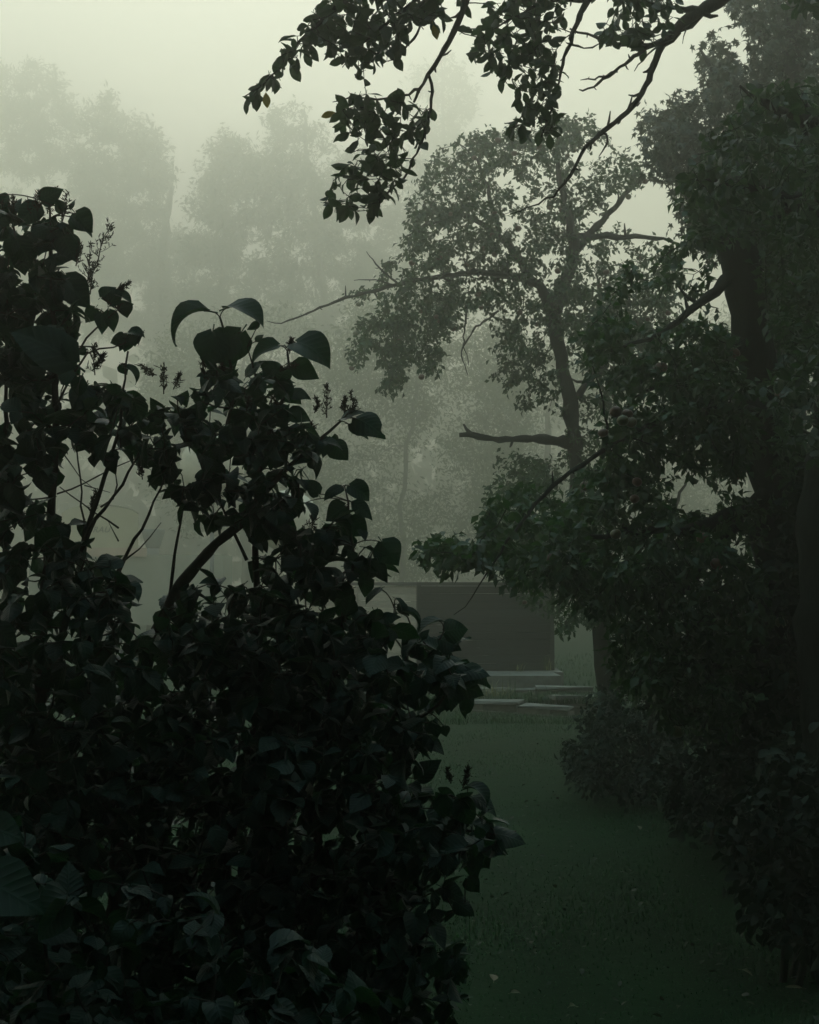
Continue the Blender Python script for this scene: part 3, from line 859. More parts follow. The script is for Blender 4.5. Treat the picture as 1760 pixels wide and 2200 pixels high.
# ------------------------------------------------------------------ middle apple tree
D5 = 14.4
T = Tree('apple_tree', (Xat(1282, D5), D5, 0), 'misty apple tree in the middle with leaning trunk and long bare branch reaching left', 'tree', 'apple trees in the orchard')
T.limb([(Xat(1290, D5), D5, -.1), P(1280, 1440, D5), P(1264, 1340, D5), P(1262, 1280, D5), P(1240, 1170, D5), P(1218, 1060, D5), P(1212, 960, D5), P(1208, 880, D5), P(1192, 800, D5), P(1175, 720, D5), P(1165, 660, D5)], [.16, .11, .09, .085, .08, .08, .08, .085, .075, .07, .07], 'trunk', step=.15, jit=.01, sides=10, knots=.04)
L1_ = T.limb([P(1165, 665, D5), P(1140, 600, D5), P(1090, 582, D5 - .2), P(1000, 572, D5 - .3), P(900, 585, D5 - .4), P(820, 603, D5 - .5), P(752, 622, D5 - .5), P(690, 640, D5 - .6), P(630, 668, D5 - .6), P(590, 682, D5 - .6), P(562, 676, D5 - .6)], [.07, .055, .04, .03, .026, .02, .016, .012, .010, .007, .003], step=.07, jit=.006, knots=.06)
T.limb([P(1165, 665, D5), P(1185, 600, D5), P(1212, 540, D5), P(1200, 470, D5), P(1182, 400, D5), P(1172, 330, D5), P(1180, 270, D5)], [.08, .07, .055, .045, .035, .02, .01], step=.1, jit=.01, knots=.03)
T.limb([P(1210, 530, D5), P(1260, 470, D5 + .3), P(1310, 420, D5 + .4), P(1350, 370, D5 + .5)], [.045, .035, .025, .01], step=.1, jit=.01, knots=.03)
T.limb([P(1205, 500, D5), P(1280, 495, D5 + .2), P(1400, 500, D5 + .3), P(1440, 520, D5 + .3)], [.04, .035, .02, .01], step=.1, jit=.01, knots=.03)
T.limb([P(1130, 597, D5), P(1060, 500, D5 + .2), P(980, 450, D5 + .2), P(900, 470, D5 + .1), P(850, 500, D5)], [.045, .035, .025, .015, .006], step=.1, jit=.01, knots=.03)
T.limb([P(1050, 495, D5 + .2), P(1030, 400, D5 + .3), P(1000, 320, D5 + .3), P(960, 300, D5 + .3)], [.03, .022, .012, .006], step=.1, jit=.01)
T.limb([P(1212, 935, D5), P(1150, 925, D5 - .15), P(1100, 922, D5 - .25), P(1040, 926, D5 - .3), P(1000, 918, D5 - .3), P(985, 908, D5 - .3), P(968, 917, D5 - .3)], [.06, .045, .035, .030, .030, .026, .02], 'broken_limb', step=.07, jit=.004, knots=.08, seed_nodes=False)
T.limb([P(990, 912, D5 - .3), P(982, 903, D5 - .3), P(976, 893, D5 - .3)], [.026, .016, .010], 'broken_limb', step=.04, jit=.002, seed_nodes=False)
T.limb([P(1215, 840, D5), P(1240, 800, D5), P(1300, 740, D5 + .3), P(1400, 690, D5 + .4)], [.04, .03, .02, .01], step=.1, jit=.01, knots=.03)
T.limb([P(840, 600, D5 - .5), P(790, 555, D5 - .6), P(772, 530, D5 - .6)], [.012, .008, .003], step=.05, jit=.005, knots=.1, seed_nodes=False)
T.limb([P(830, 600, D5 - .5), P(800, 590, D5 - .6), P(745, 590, D5 - .6)], [.01, .007, .003], step=.05, jit=.005, knots=.1, seed_nodes=False)
T.limb([P(985, 640, D5 - .3), P(975, 720, D5 - .4), P(988, 770, D5 - .4)], [.012, .008, .003], step=.05, jit=.005, knots=.1, seed_nodes=False)
T.limb([P(1050, 655, D5 - .2), P(1000, 690, D5 - .4), P(968, 740, D5 - .4), P(985, 790, D5 - .4)], [.012, .010, .007, .003], step=.05, jit=.005, knots=.1, seed_nodes=False)
T.limb([P(1265, 1310, D5), P(1330, 1200, D5 + .5), P(1400, 1120, D5 + .6), P(1450, 1000, D5 + .6)], [.06, .045, .03, .01], step=.1, jit=.01)
up = [(870, 410), (900, 350), (950, 305), (1010, 285), (1060, 265), (1110, 290), (1160, 260), (1220, 235), (1265, 255), (1290, 300), (1335, 330), (1350, 365), (1330, 395), (1250, 420), (1215, 440), (1240, 480), (1330, 455), (1345, 480), (1320, 520), (1400, 520), (1430, 560), (1440, 700), (1380, 760), (1250, 790), (1225, 760), (1180, 700), (1100, 660), (1040, 650), (980, 640), (960, 690), (930, 780), (880, 780), (855, 760), (850, 820), (812, 830), (815, 770), (790, 730), (760, 770), (715, 790), (730, 745), (750, 690), (748, 640), (770, 600), (810, 570), (870, 530), (850, 505), (870, 470)]
holes5 = [[(1225, 455), (1330, 440), (1330, 500), (1280, 520), (1225, 500)], [(1270, 560), (1310, 600), (1290, 640), (1265, 600)]]
T.grow(sample(up, 1350, D5 - 1.4, D5 + 1.4, holes5, .42, 1.5, 2, 10), r_tip=.0025, step=.08, arch=.10, jit=.012)
low = [(1040, 700), (1060, 760), (1050, 800), (1075, 850), (1130, 890), (1180, 900), (1230, 870), (1300, 900), (1330, 1000), (1300, 1100), (1290, 1300), (1260, 1330), (1190, 1340), (1130, 1290), (1060, 1230), (1010, 1190), (1020, 1130), (1010, 1080), (1060, 1010), (1050, 960), (1110, 950), (1190, 960), (1190, 900), (1130, 700), (1080, 670)]
T.grow(sample([(1180, 600), (1330, 560), (1420, 640), (1380, 800), (1300, 880), (1240, 860), (1215, 760)], 260, D5 - 1, D5 + 1, [], .4, 1.6, 9, 10), r_tip=.0025, step=.08, arch=.05, jit=.012)
T.grow(sample(low, 560, D5 - 1.2, D5 + 1.0, [], .46, 1.6, 3, 10), r_tip=.0025, step=.08, arch=.05, jit=.012, droop=1)
pos, tt = T.leafpoints(.030, .010, per=1); 
pos = np.repeat(pos, 3, 0) + rng.normal(0, .024, (len(pos) * 3, 3)); tt = np.repeat(tt, 3, 0)
D, Nn = leaf_dirs(tt, .8, .5, .5)
print('apple5 leaves', len(pos))
leaves_out(T.root, 'apple_leaf', APL, APL_LOW, pos, D, Nn, rng.uniform(.042, .080, len(pos)), M['apple'])
T.twig_mesh(4)
k = rng.permutation(len(T.twigs))[:130]
for i in k: add_apple(T.root, T.twigs[i][0][-1] - [0, 0, .05], rng.uniform(.05, .07))

# ------------------------------------------------------------------ front apple tree, dark, right
D6 = 7.6
T = Tree('apple_tree', (Xat(1640, D6), D6, 0), 'dark apple tree at the right with arching branch and green apples', 'tree', 'apple trees in the orchard')
T.limb([(Xat(1650, D6), D6, -.1), P(1650, 1400, D6), P(1640, 1200, D6), P(1630, 1000, D6), P(1615, 850, D6), P(1592, 740, D6), P(1570, 640, D6), P(1552, 520, D6), P(1540, 420, D6), P(1560, 300, D6 + .2), P(1600, 180, D6 + .3)], [.17, .14, .13, .12, .11, .105, .10, .10, .07, .05, .02], 'trunk', step=.12, jit=.008, sides=10, knots=.03)
T.limb([P(1622, 900, D6), P(1590, 860, D6 - .2), P(1530, 862, D6 - .4), P(1440, 870, D6 - .6), P(1340, 905, D6 - .8), P(1270, 950, D6 - .9), P(1190, 1000, D6 - 1), P(1120, 1070, D6 - 1.0), P(1060, 1150, D6 - 1.1), P(1020, 1220, D6 - 1.1), P(990, 1270, D6 - 1.1), P(955, 1296, D6 - 1.1)], [.035, .026, .022, .019, .016, .013, .011, .009, .006, .0035, .0025, .0015], 'arching_limb', step=.06, jit=.004, knots=.02)
T.limb([P(1560, 560, D6), P(1510, 610, D6 - .1), P(1480, 640, D6 - .2), P(1400, 700, D6 - .3), P(1300, 740, D6 - .4)], [.05, .03, .022, .015, .006], step=.08, jit=.008, knots=.03)
T.limb([P(1550, 480, D6), P(1600, 470, D6), P(1680, 420, D6 + .1), P(1740, 350, D6 + .1)], [.05, .04, .03, .02], step=.08, jit=.008)
T.limb([P(1580, 700, D6), P(1530, 760, D6 - .2), P(1440, 800, D6 - .3), P(1350, 830, D6 - .4)], [.04, .025, .018, .006], step=.08, jit=.008)
T.limb([P(1632, 1020, D6), P(1560, 1080, D6 - .2), P(1440, 1120, D6 - .5), P(1300, 1120, D6 - .6), P(1180, 1150, D6 - .7)], [.05, .035, .025, .018, .008], step=.08, jit=.008)
T.limb([P(1560, 1080, D6 - .2), P(1500, 1180, D6 - .3), P(1400, 1280, D6 - .4), P(1340, 1400, D6 - .4)], [.03, .025, .018, .008], step=.08, jit=.008)
for kx in range(4):
    T.limb([P(1640, 930 + kx * 12, D6 - .1), P(1665, 905 + kx * 14, D6 - .2), P(1700, 905 + kx * 15, D6 - .3), P(1740, 925 + kx * 14, D6 - .4)], [.010, .008, .007, .005], step=.06, jit=.003, seed_nodes=False)
a6 = [(1440, 420), (1500, 330), (1560, 250), (1640, 200), (1740, 180), (1760, 700), (1700, 740), (1630, 720), (1600, 650), (1580, 540), (1520, 500), (1450, 510)]
b6 = [(1240, 740), (1290, 640), (1360, 560), (1440, 530), (1500, 580), (1500, 660), (1560, 700), (1600, 820), (1500, 850), (1420, 850), (1360, 830), (1280, 820)]
c6 = [(1290, 880), (1340, 840), (1450, 860), (1550, 870), (1620, 880), (1600, 960), (1540, 1020), (1400, 960), (1300, 1000), (1250, 1000)]
d6 = [(880, 1150), (940, 1130), (1010, 1120), (1050, 1060), (1100, 1010), (1200, 1010), (1320, 1000), (1450, 1010), (1600, 1050), (1640, 1250), (1620, 1500), (1500, 1540), (1380, 1500), (1300, 1440), (1310, 1330), (1260, 1280), (1200, 1250), (1130, 1230), (1050, 1200), (990, 1180), (930, 1190), (880, 1190)]
e6 = [(1650, 700), (1760, 700), (1760, 1300), (1680, 1250), (1650, 1000), (1640, 850)]
h6 = [[(1500, 520), (1590, 520), (1625, 740), (1535, 740)], [(1478, 600), (1535, 585), (1535, 690), (1500, 675)], [(1235, 850), (1300, 850), (1290, 905), (1240, 900)], [(1660, 850), (1725, 850), (1725, 930), (1670, 920)], [(1560, 730), (1600, 760), (1590, 810), (1550, 790)], [(1290, 640), (1320, 640), (1315, 680), (1290, 680)], [(1440, 560), (1480, 560), (1470, 590), (1440, 590)], [(1420, 1020), (1500, 1010), (1520, 1060), (1450, 1090), (1410, 1060)], [(1590, 880), (1640, 870), (1640, 920), (1600, 930)]]
T.grow(sample(a6, 330, D6 - 1.3, D6 + 1.3, h6, .42, 1.8, 4, 14), r_tip=.0025, step=.06, arch=.06, jit=.008)
T.grow(sample(b6, 270, D6 - 1.2, D6 + .9, h6, .50, 1.8, 5, 16), r_tip=.0025, step=.06, arch=.06, jit=.008)
T.grow(sample(c6, 170, D6 - 1.2, D6 + .6, h6, .45, 2, 6), r_tip=.0025, step=.06, arch=.06, jit=.008)
T.grow(sample(d6, 760, D6 - 1.5, D6 + .8, h6, .42, 1.8, 7, 14), r_tip=.0025, step=.06, arch=.04, jit=.008, droop=1)
T.grow(sample(e6, 300, D6 - 1.0, D6 + .8, h6, .42, 2, 8), r_tip=.0025, step=.06, arch=.04, jit=.008)
T.grow(sample([(870, 1155), (940, 1135), (1010, 1150), (1000, 1190), (930, 1190)], 26, D6 - 1.4, D6 - .8), r_tip=.002, step=.05, arch=.04, jit=.005)
pos, tt = T.leafpoints(.026, .009, per=4, skip=.1); pos = pos + rng.normal(0, .02, pos.shape)
px_, py_, fz_ = to_px(pos); kk = np.ones(len(pos), bool)
for h in h6: kk &= ~(inpoly(px_, py_, h) & (rng.random(len(pos)) < .9))
pos, tt = pos[kk], tt[kk]
D, Nn = leaf_dirs(tt, .8, .35, .7)
print('apple6 leaves', len(pos))
leaves_out(T.root, 'apple_leaf_near', APL, APL_LOW, pos, D, Nn, rng.uniform(.042, .078, len(pos)), M['apple'])
T.twig_mesh(4)
for (x, y) in ((1300, 872), (1318, 868), (1306, 886), (1328, 885), (1258, 913), (1340, 1018), (1332, 1052), (1480, 1130), (1290, 1120)):
    add_apple(T.root, P(x + rng.normal(0, 5), y + rng.normal(0, 5), D6 - 1.15 + rng.uniform(0, .3)), rng.uniform(.048, .062))
k = rng.permutation(len(T.twigs))[:16]
for i in k: add_apple(T.root, T.twigs[i][0][-1] - [0, 0, .05], rng.uniform(.055, .07))

# ------------------------------------------------------------------ undergrowth at the foot of the trees
def mound(name, px, d, polys, n, label, size, mat='bush', lst=(APL, APL_LOW), dd=.9, spacing=.04, nobj=300, cat='shrub'):
    T = Tree(name, (Xat(px, d), d, 0), label, cat)
    b = np.array([Xat(px, d), d, -.03])
    for a in range(7):
        q = b + [math.cos(a) * .1, math.sin(a) * .1, 0]
        t = sample(polys, 1, d - dd, d + dd)[0]
        T.limb([q, (q + t) / 2 + rng.normal(0, .05, 3) + [0, 0, .1], t], [.018, .012, .005], 'stem', step=.08, jit=.008, sides=5)
    T.grow(sample(polys, n, d - dd, d + dd, [], .3, 2, px), r_tip=.002, step=.06, arch=.08, jit=.008)
    pos, tt = T.leafpoints(spacing * .8, .010, per=3); pos = pos + rng.normal(0, .03, pos.shape)
    D, Nn = leaf_dirs(tt, .8, .3, .8)
    leaves_out(T.root, name + '_leaf', lst[0], lst[1], pos, D, Nn, rng.uniform(.7, 1.2, len(pos)) * size, M[mat], nobj=nobj)
    T.twig_mesh(4)
    return T
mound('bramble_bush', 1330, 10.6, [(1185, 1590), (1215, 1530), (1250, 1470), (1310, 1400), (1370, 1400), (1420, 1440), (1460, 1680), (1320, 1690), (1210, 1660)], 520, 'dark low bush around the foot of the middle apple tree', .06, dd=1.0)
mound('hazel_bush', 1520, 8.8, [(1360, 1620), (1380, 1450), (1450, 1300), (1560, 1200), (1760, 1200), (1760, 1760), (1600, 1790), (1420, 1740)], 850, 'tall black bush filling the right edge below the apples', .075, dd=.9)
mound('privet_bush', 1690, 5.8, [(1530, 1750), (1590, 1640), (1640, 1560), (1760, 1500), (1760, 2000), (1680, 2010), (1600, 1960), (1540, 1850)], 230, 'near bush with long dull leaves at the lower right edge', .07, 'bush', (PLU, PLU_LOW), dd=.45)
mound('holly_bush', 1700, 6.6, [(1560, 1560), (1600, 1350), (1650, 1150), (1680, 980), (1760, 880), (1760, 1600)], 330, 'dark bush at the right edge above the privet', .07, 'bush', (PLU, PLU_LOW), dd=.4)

# ------------------------------------------------------------------ overhanging plum tree, rooted at the right edge
D8 = 5.6
T = Tree('plum_tree', (Xat(1760, 6.2), 6.2, 0), 'nearest plum tree whose branches hang across the top of the view', 'tree')
tk = T.limb([(Xat(1770, 6.2), 6.2, -.1), P(1752, 1500, 6.2), P(1735, 1250, 6.2), P(1745, 1000, 6.2), P(1775, 780, 6.2), P(1830, 500, 6.2), P(1850, 200, 6.1), P(1830, -140, 6.0), P(1720, -300, 5.9), P(1600, -600, 5.8)], [.16, .13, .12, .115, .11, .10, .09, .085, .06, .03], 'trunk', step=.1, jit=.006, sides=10, knots=.03)
lA = T.limb([P(1830, -140, 6.0), P(1650, -90, 5.8), P(1540, -10, 5.6), P(1470, 22, 5.55), P(1420, 66, 5.5), P(1390, 95, 5.5), P(1372, 150, 5.45), P(1352, 200, 5.4), P(1300, 255, 5.4), P(1240, 300, 5.35), P(1212, 345, 5.3), P(1200, 380, 5.3), P(1165, 412, 5.3), P(1120, 436, 5.25), P(1078, 450, 5.2)], [.05, .036, .026, .022, .019, .015, .013, .011, .0095, .008, .0065, .0055, .004, .003, .0015], 'limb', step=.035, jit=.0025, knots=.05)
T.limb([P(1470, 22, 5.55), P(1440, 18, 5.5), P(1405, 14, 5.45), P(1370, 30, 5.4)], [.015, .012, .009, .004], step=.035, jit=.003, knots=.04)
lB = T.limb([P(1405, 80, 5.5), P(1360, 100, 5.4), P(1310, 95, 5.3), P(1250, 80, 5.2), P(1200, 60, 5.2)], [.013, .011, .008, .006, .003], step=.035, jit=.003, knots=.04)
lC = T.limb([P(1365, 98, 5.4), P(1320, 128, 5.3), P(1290, 155, 5.3), P(1262, 172, 5.25), P(1240, 190, 5.25), P(1220, 188, 5.2)], [.009, .007, .006, .005, .004, .002], 'bare_twig', step=.03, jit=.003, knots=.10, seed_nodes=False)
T.limb([P(1300, 150, 5.3), P(1280, 158, 5.3), P(1250, 165, 5.25), P(1222, 168, 5.25)], [.005, .004, .0035, .0015], 'bare_twig', step=.025, jit=.003, knots=.12, seed_nodes=False)
T.limb([P(1235, 302, 5.35), P(1278, 275, 5.35), P(1280, 300, 5.3), P(1262, 330, 5.3)], [.004, .0045, .004, .0015], 'bare_twig', step=.025, jit=.003, knots=.12, seed_nodes=False)
T.limb([P(1388, 96, 5.5), P(1350, 130, 5.5), P(1335, 150, 5.5)], [.004, .003, .0015], 'bare_twig', step=.025, jit=.003, knots=.1, seed_nodes=False)
T.limb([P(1445, 62, 5.5), P(1440, 75, 5.5), P(1437, 92, 5.5)], [.003, .002, .001], 'bare_twig', step=.025, jit=.001, seed_nodes=False)
lD = T.limb([P(1720, -300, 5.9), P(1400, -330, 5.3), P(1200, -260, 5.0), P(1060, -130, 4.8), P(988, -20, 4.7), P(975, 20, 4.7), P(955, 75, 4.7), P(925, 120, 4.7), P(902, 160, 4.7), P(884, 188, 4.7), P(872, 215, 4.65)], [.05, .035, .026, .019, .014, .012, .011, .009, .008, .006, .004], 'limb', step=.035, jit=.003, knots=.05)
T.limb([P(903, 158, 4.7), P(912, 178, 4.7), P(910, 220, 4.7), P(900, 270, 4.65), P(885, 310, 4.6), P(860, 360, 4.6), P(820, 410, 4.6), P(780, 440, 4.6)], [.006, .006, .0055, .005, .0045, .0035, .003, .0015], step=.03, jit=.003, knots=.06)
T.limb([P(885, 188, 4.7), P(850, 205, 4.65), P(800, 208, 4.6), P(740, 200, 4.6), P(700, 215, 4.6)], [.005, .0045, .0035, .003, .0015], step=.03, jit=.003, knots=.06)
lE = T.limb([P(1200, -260, 5.0), P(1000, -200, 4.6), P(860, -100, 4.5), P(760, -20, 4.45), P(690, 30, 4.4), P(640, 80, 4.4), P(590, 140, 4.4), P(550, 180, 4.4), P(515, 205, 4.4)], [.02, .016, .013, .011, .008, .006, .0045, .003, .0015], 'limb', step=.035, jit=.003, knots=.05)
T.limb([P(1060, -130, 4.8), P(960, -60, 4.7), P(880, 0, 4.65), P(800, 60, 4.6), P(730, 120, 4.6)], [.012, .009, .007, .005, .002], step=.035, jit=.003, knots=.05)
T.limb([P(880, 0, 4.65), P(900, 20, 4.65), P(870, 80, 4.6), P(845, 120, 4.6), P(815, 130, 4.6)], [.006, .005, .004, .003, .0015], 'bare_twig', step=.03, jit=.003, knots=.1)
lF = T.limb([P(1400, -330, 5.3), P(1320, -180, 5.1), P(1250, -20, 5.0), P(1215, 50, 4.95), P(1195, 105, 4.95), P(1180, 150, 4.9), P(1165, 220, 4.9), P(1140, 290, 4.9)], [.024, .017, .012, .0085, .007, .006, .004, .002], 'limb', step=.035, jit=.003, knots=.05)
T.limb([P(1240, 0, 5.0), P(1150, 0, 4.95), P(1080, 40, 4.9), P(1010, 80, 4.9)], [.007, .006, .004, .002], step=.035, jit=.003, knots=.05)
T.limb([P(1225, 30, 4.95), P(1210, 70, 4.9), P(1190, 75, 4.9), P(1200, 100, 4.9), P(1250, 102, 4.9), P(1265, 92, 4.9)], [.005, .004, .004, .004, .003, .002], 'bare_twig', step=.03, jit=.003, knots=.08)
T.limb([P(1830, 500, 6.2), P(1700, 440, 5.9), P(1600, 400, 5.7), P(1520, 380, 5.6), P(1450, 380, 5.5)], [.05, .03, .02, .012, .004], step=.06, jit=.005, knots=.03)
T.limb([P(1840, 300, 6.15), P(1690, 250, 5.9), P(1600, 220, 5.7), P(1560, 180, 5.6)], [.04, .025, .015, .004], step=.06, jit=.005, knots=.03)
tg = []
def sp(poly, n, a, b): tg.append(sample(poly, n, a, b))
sp([(505, 220), (560, 150), (610, 95), (660, 30), (700, 0), (700, 50), (660, 95), (610, 150), (560, 190)], 60, 4.3, 4.55)
sp([(680, -60), (960, -60), (935, 30), (900, 55), (850, 70), (850, 100), (800, 125), (770, 140), (715, 145), (690, 110), (670, 50)], 270, 4.2, 4.9)
sp([(695, 245), (720, 200), (760, 185), (840, 195), (895, 205), (915, 250), (880, 300), (872, 350), (830, 410), (760, 455), (740, 440), (700, 430), (680, 430), (700, 370), (740, 320), (730, 290)], 165, 4.4, 4.9)
sp([(985, 90), (1000, 60), (1030, 25), (1080, -40), (1200, -40), (1170, 60), (1175, 150), (1170, 260), (1155, 295), (1115, 290), (1070, 270), (1090, 220), (1060, 165), (1015, 140)], 220, 4.6, 5.2)
sp([(1250, 70), (1285, 20), (1300, -40), (1430, -40), (1415, 50), (1370, 85), (1330, 90), (1290, 85)], 110, 5.0, 5.5)
sp([(1600, -60), (1740, -60), (1740, 20), (1660, 20)], 30, 5.4, 6.2)
sp([(1440, 340), (1490, 280), (1560, 230), (1560, 180), (1640, 170), (1760, 200), (1760, 560), (1620, 470), (1520, 460), (1440, 400)], 300, 5.0, 6.3)
sp([(1600, 800), (1650, 740), (1760, 700), (1760, 1000), (1700, 960), (1640, 900)], 90, 5.4, 6.3)
T.grow(np.concatenate(tg), r_tip=.0014, step=.03, arch=.05, jit=.003, rk=.008)
pos, tt = T.leafpoints(.023, .0045, tail=.15, skip=.24)
pos = np.repeat(pos, 1, 0)
tint_vis = len(pos)
# the crown above and behind the camera, which shades the near ground
n8 = len(T.twigs)
up8 = np.stack([rng.uniform(-4.5, 3.5, 520), rng.uniform(-5, 5.0, 520), rng.uniform(3.6, 6.2, 520)], -1)
px_, py_, fz_ = to_px(up8)
up8 = up8[(fz_ < .3) | (py_ < -110)]
T.limb([P(1720, -300, 5.9), (.6, 3.6, 4.4), (-1.0, 1.2, 4.9), (-2.6, -1.5, 5.2)], [.06, .05, .035, .02], step=.2, jit=.02)
T.limb([(.6, 3.6, 4.4), (1.6, 1.0, 4.9), (1.4, -2.5, 5.2)], [.045, .035, .02], step=.2, jit=.02)
T.twigs_main = T.twigs; T.twigs = []
T.grow(up8, r_tip=.003, step=.12, arch=.08, jit=.02)
p2, t2 = T.leafpoints(.05, .02, per=11); p2 = p2 + rng.normal(0, .16, p2.shape)
a_, b_, c_ = to_px(p2); k = (c_ < .3) | (b_ < -200)
p2, t2 = p2[k], t2[k]
D2, N2 = leaf_dirs(t2, .8, .3, .9)
T.twigs = T.twigs_main + T.twigs
D, Nn = leaf_dirs(tt, .75, .55, .25)
# most blades turn their faces sideways and hang
print('plum leaves', len(pos), len(p2))
leaves_out(T.root, 'plum_leaf', PLU, PLU_LOW, pos, D, Nn, rng.uniform(.040, .068, len(pos)), M['plum'])
bake('crown_foliage', FAR, p2, frames(D2, N2), rng.uniform(.08, .13, len(p2)), M['plum'], T.root)
T.twig_mesh(4)
for (x, y, dx, dy) in ((560, 195, 2, 22), (708, 238, -28, 6), (912, 52, 6, 20)):
    a_ = P(x, y, 4.45); b_ = P(x + dx, y + dy, 4.45)
    R = frames((b_ - a_)[None], np.array([[.1, -1, .2]]))[0]
    o = bpy.data.objects.new('leaf', tpl_mesh('yellow_leaf', PLU, 0, M['yellow'])); COL.objects.link(o); o.parent = T.root
    m4 = np.eye(4); m4[:3, :3] = R * .05; m4[:3, 3] = a_ - np.array(T.root.location); o.matrix_basis = Matrix(m4.tolist())
    o['label'] = 'yellowed leaf'

# ------------------------------------------------------------------ the lilacs
def lilac(name, base, label, stems, polys, nfill, spots, panicles, dd, nobj=300, holes=()):
    T = Tree(name, base, label, 'shrub', None, 'stem')
    for pts, r0, r1 in stems:
        q = [P(*p) for p in pts]
        T.limb(q, np.linspace(r0 * .75, r1 * .5, len(q)), 'stem', step=.03, jit=.0015, sides=7)
    # placed leaves: (base x, y, tip x, y, depth, turn, width, shape)
    nplaced = 0
    used = []
    for (x0, y0, x1, y1, d0, roll, ws, sh) in spots:
        a = P(x0, y0, d0); b = P(x1, y1, d0 + rng.uniform(-.02, .02))
        c = LIL[sh][0]; tip = c[11 * 7 + 3]         # blade tip in leaf coordinates
        L = np.linalg.norm(b - a); ax_ = (b - a) / L
        view = (EYE - a); view /= np.linalg.norm(view)
        s = L / math.hypot(tip[0], tip[2])
        # leaf frame: the base-tip chord along ax_, blade normal turned by roll about it
        n0 = view - ax_ * (view @ ax_); n0 /= np.linalg.norm(n0); side = np.cross(ax_, n0)
        rl = math.radians(abs(roll)) * (1 if side[2] > 0 else -1)
        nn = n0 * math.cos(rl) + side * math.sin(rl)
        al = math.atan2(-tip[2], tip[0])
        D = ax_ * math.cos(al) + nn * math.sin(al)
        Nn = nn * math.cos(al) - ax_ * math.sin(al)
        R = frames(D[None], Nn[None])[0]
        o = bpy.data.objects.new('leaf', tpl_mesh('lilac_leaf', LIL, sh, M['lilac'])); COL.objects.link(o); o.parent = T.root
        m4 = np.eye(4); RR = R * s; RR[:, 1] *= ws; m4[:3, :3] = RR; m4[:3, 3] = a - np.array(T.root.location)
        o.matrix_basis = Matrix(m4.tolist())
        nplaced += 1
        dn_ = np.linalg.norm(T.nodes - a, axis=1); kk = int(np.argmin(dn_ + np.where(T.nodes[:, 2] > a[2] + .01, .03, 0)))
        if .004 < dn_[kk] < .16:
            g_ = T.nodes[kk]; mid = (g_ + a) / 2 + ax_ * -.008 + np.array([0, 0, .12 * dn_[kk]])
            u = np.linspace(0, 1, 7)[:, None]; q = (1 - u) ** 2 * g_ + 2 * u * (1 - u) * mid + u * u * a
            T.twigs.append((q, np.linspace(.0015, .0011, 7)))
    pet = T.twigs; T.twigs = []
    tg = [sample(p, int(n_), d0, d1, holes) for p, n_, d0, d1 in polys]
    T.grow(np.concatenate(tg), r_tip=.0016, step=.04, arch=.10, jit=.003, rk=.012)
    pos, tt = T.leafpoints(.038, .006, per=2, tail=.17)
    T.twigs += pet
    D, Nn = leaf_dirs(tt, 1.0, .42, 1.5)
    # keep the openings open
    px, py, fz = to_px(pos + D / np.linalg.norm(D, axis=1, keepdims=True) * .035)
    k = np.ones(len(pos), bool)
    for h in holes: k &= ~inpoly(px, py, h)
    pos, D, Nn = pos[k], D[k], Nn[k]
    size = rng.uniform(.026, .060, len(pos)) * rng.choice([.8, 1, 1.15], len(pos))
    print(name, 'leaves', len(pos))
    leaves_out(T.root, 'lilac_leaf', LIL, LIL_LOW, pos, D, Nn, size, M['lilac'], nobj=nobj - nplaced)
    T.twig_mesh(5)
    # dry flower heads
    for (x0, y0, x1, y1, d0) in panicles:
        a = P(x0, y0, d0); b = P(x1, y1, d0); L = np.linalg.norm(b - a)
        m = MB(); ax_ = (b - a) / L
        sd = np.array([1., 0, 0]) if abs(ax_[0]) < .8 else np.array([0, 0, 1.])
        bend = rng.normal(0, .06, 3) * L
        n_ = 13
        main = np.array([a + (b - a) * u + bend * math.sin(u * PI) for u in np.linspace(0, 1, n_)])
        m.tube(main, np.linspace(.0016, .0006, n_), 4)
        for i in range(1, n_):
            for s_ in (-1, 1):
                if rng.random() < .15: continue
                dr = ax_ * .75 + np.cross(ax_, rng.normal(0, 1, 3)) * .75 ; dr /= np.linalg.norm(dr)
                l = L * .38 * (1 - i / n_ * .75) * rng.uniform(.5, 1.2)
                q = np.array([main[i], main[i] + dr * l * .5, main[i] + dr * l + ax_ * l * .15])
                m.tube(q, [.0007, .0006, .0004], 3)
                for kk in range(5):
                    u = rng.uniform(.2, 1.05); c = q[0] + (q[2] - q[0]) * u
                    e_ = c + rng.normal(0, 1, 3) * .004 + ax_ * .004
                    m.tube([c, (c + e_) / 2, e_], [.0005, .0013, .0004], 4)
        m.build('seed_head', M['husk'], T.root)
    return T

H = [[(128, 990), (165, 975), (235, 985), (262, 1005), (300, 1040), (325, 1060), (330, 1100), (300, 1190), (262, 1150), (250, 1132), (180, 1124), (172, 1085), (125, 1060)],
     [(345, 1085), (385, 1090), (395, 1120), (430, 1135), (425, 1160), (385, 1200), (370, 1245), (330, 1215), (318, 1150)],
     [(470, 1155), (500, 1090), (520, 1110), (520, 1170), (500, 1205), (440, 1190)],
     [(378, 935), (410, 930), (418, 975), (395, 1020), (372, 980)],
     [(645, 1072), (672, 1090), (668, 1130), (650, 1140), (640, 1095)],
     [(480, 1050), (510, 1040), (520, 1075), (495, 1090)]]
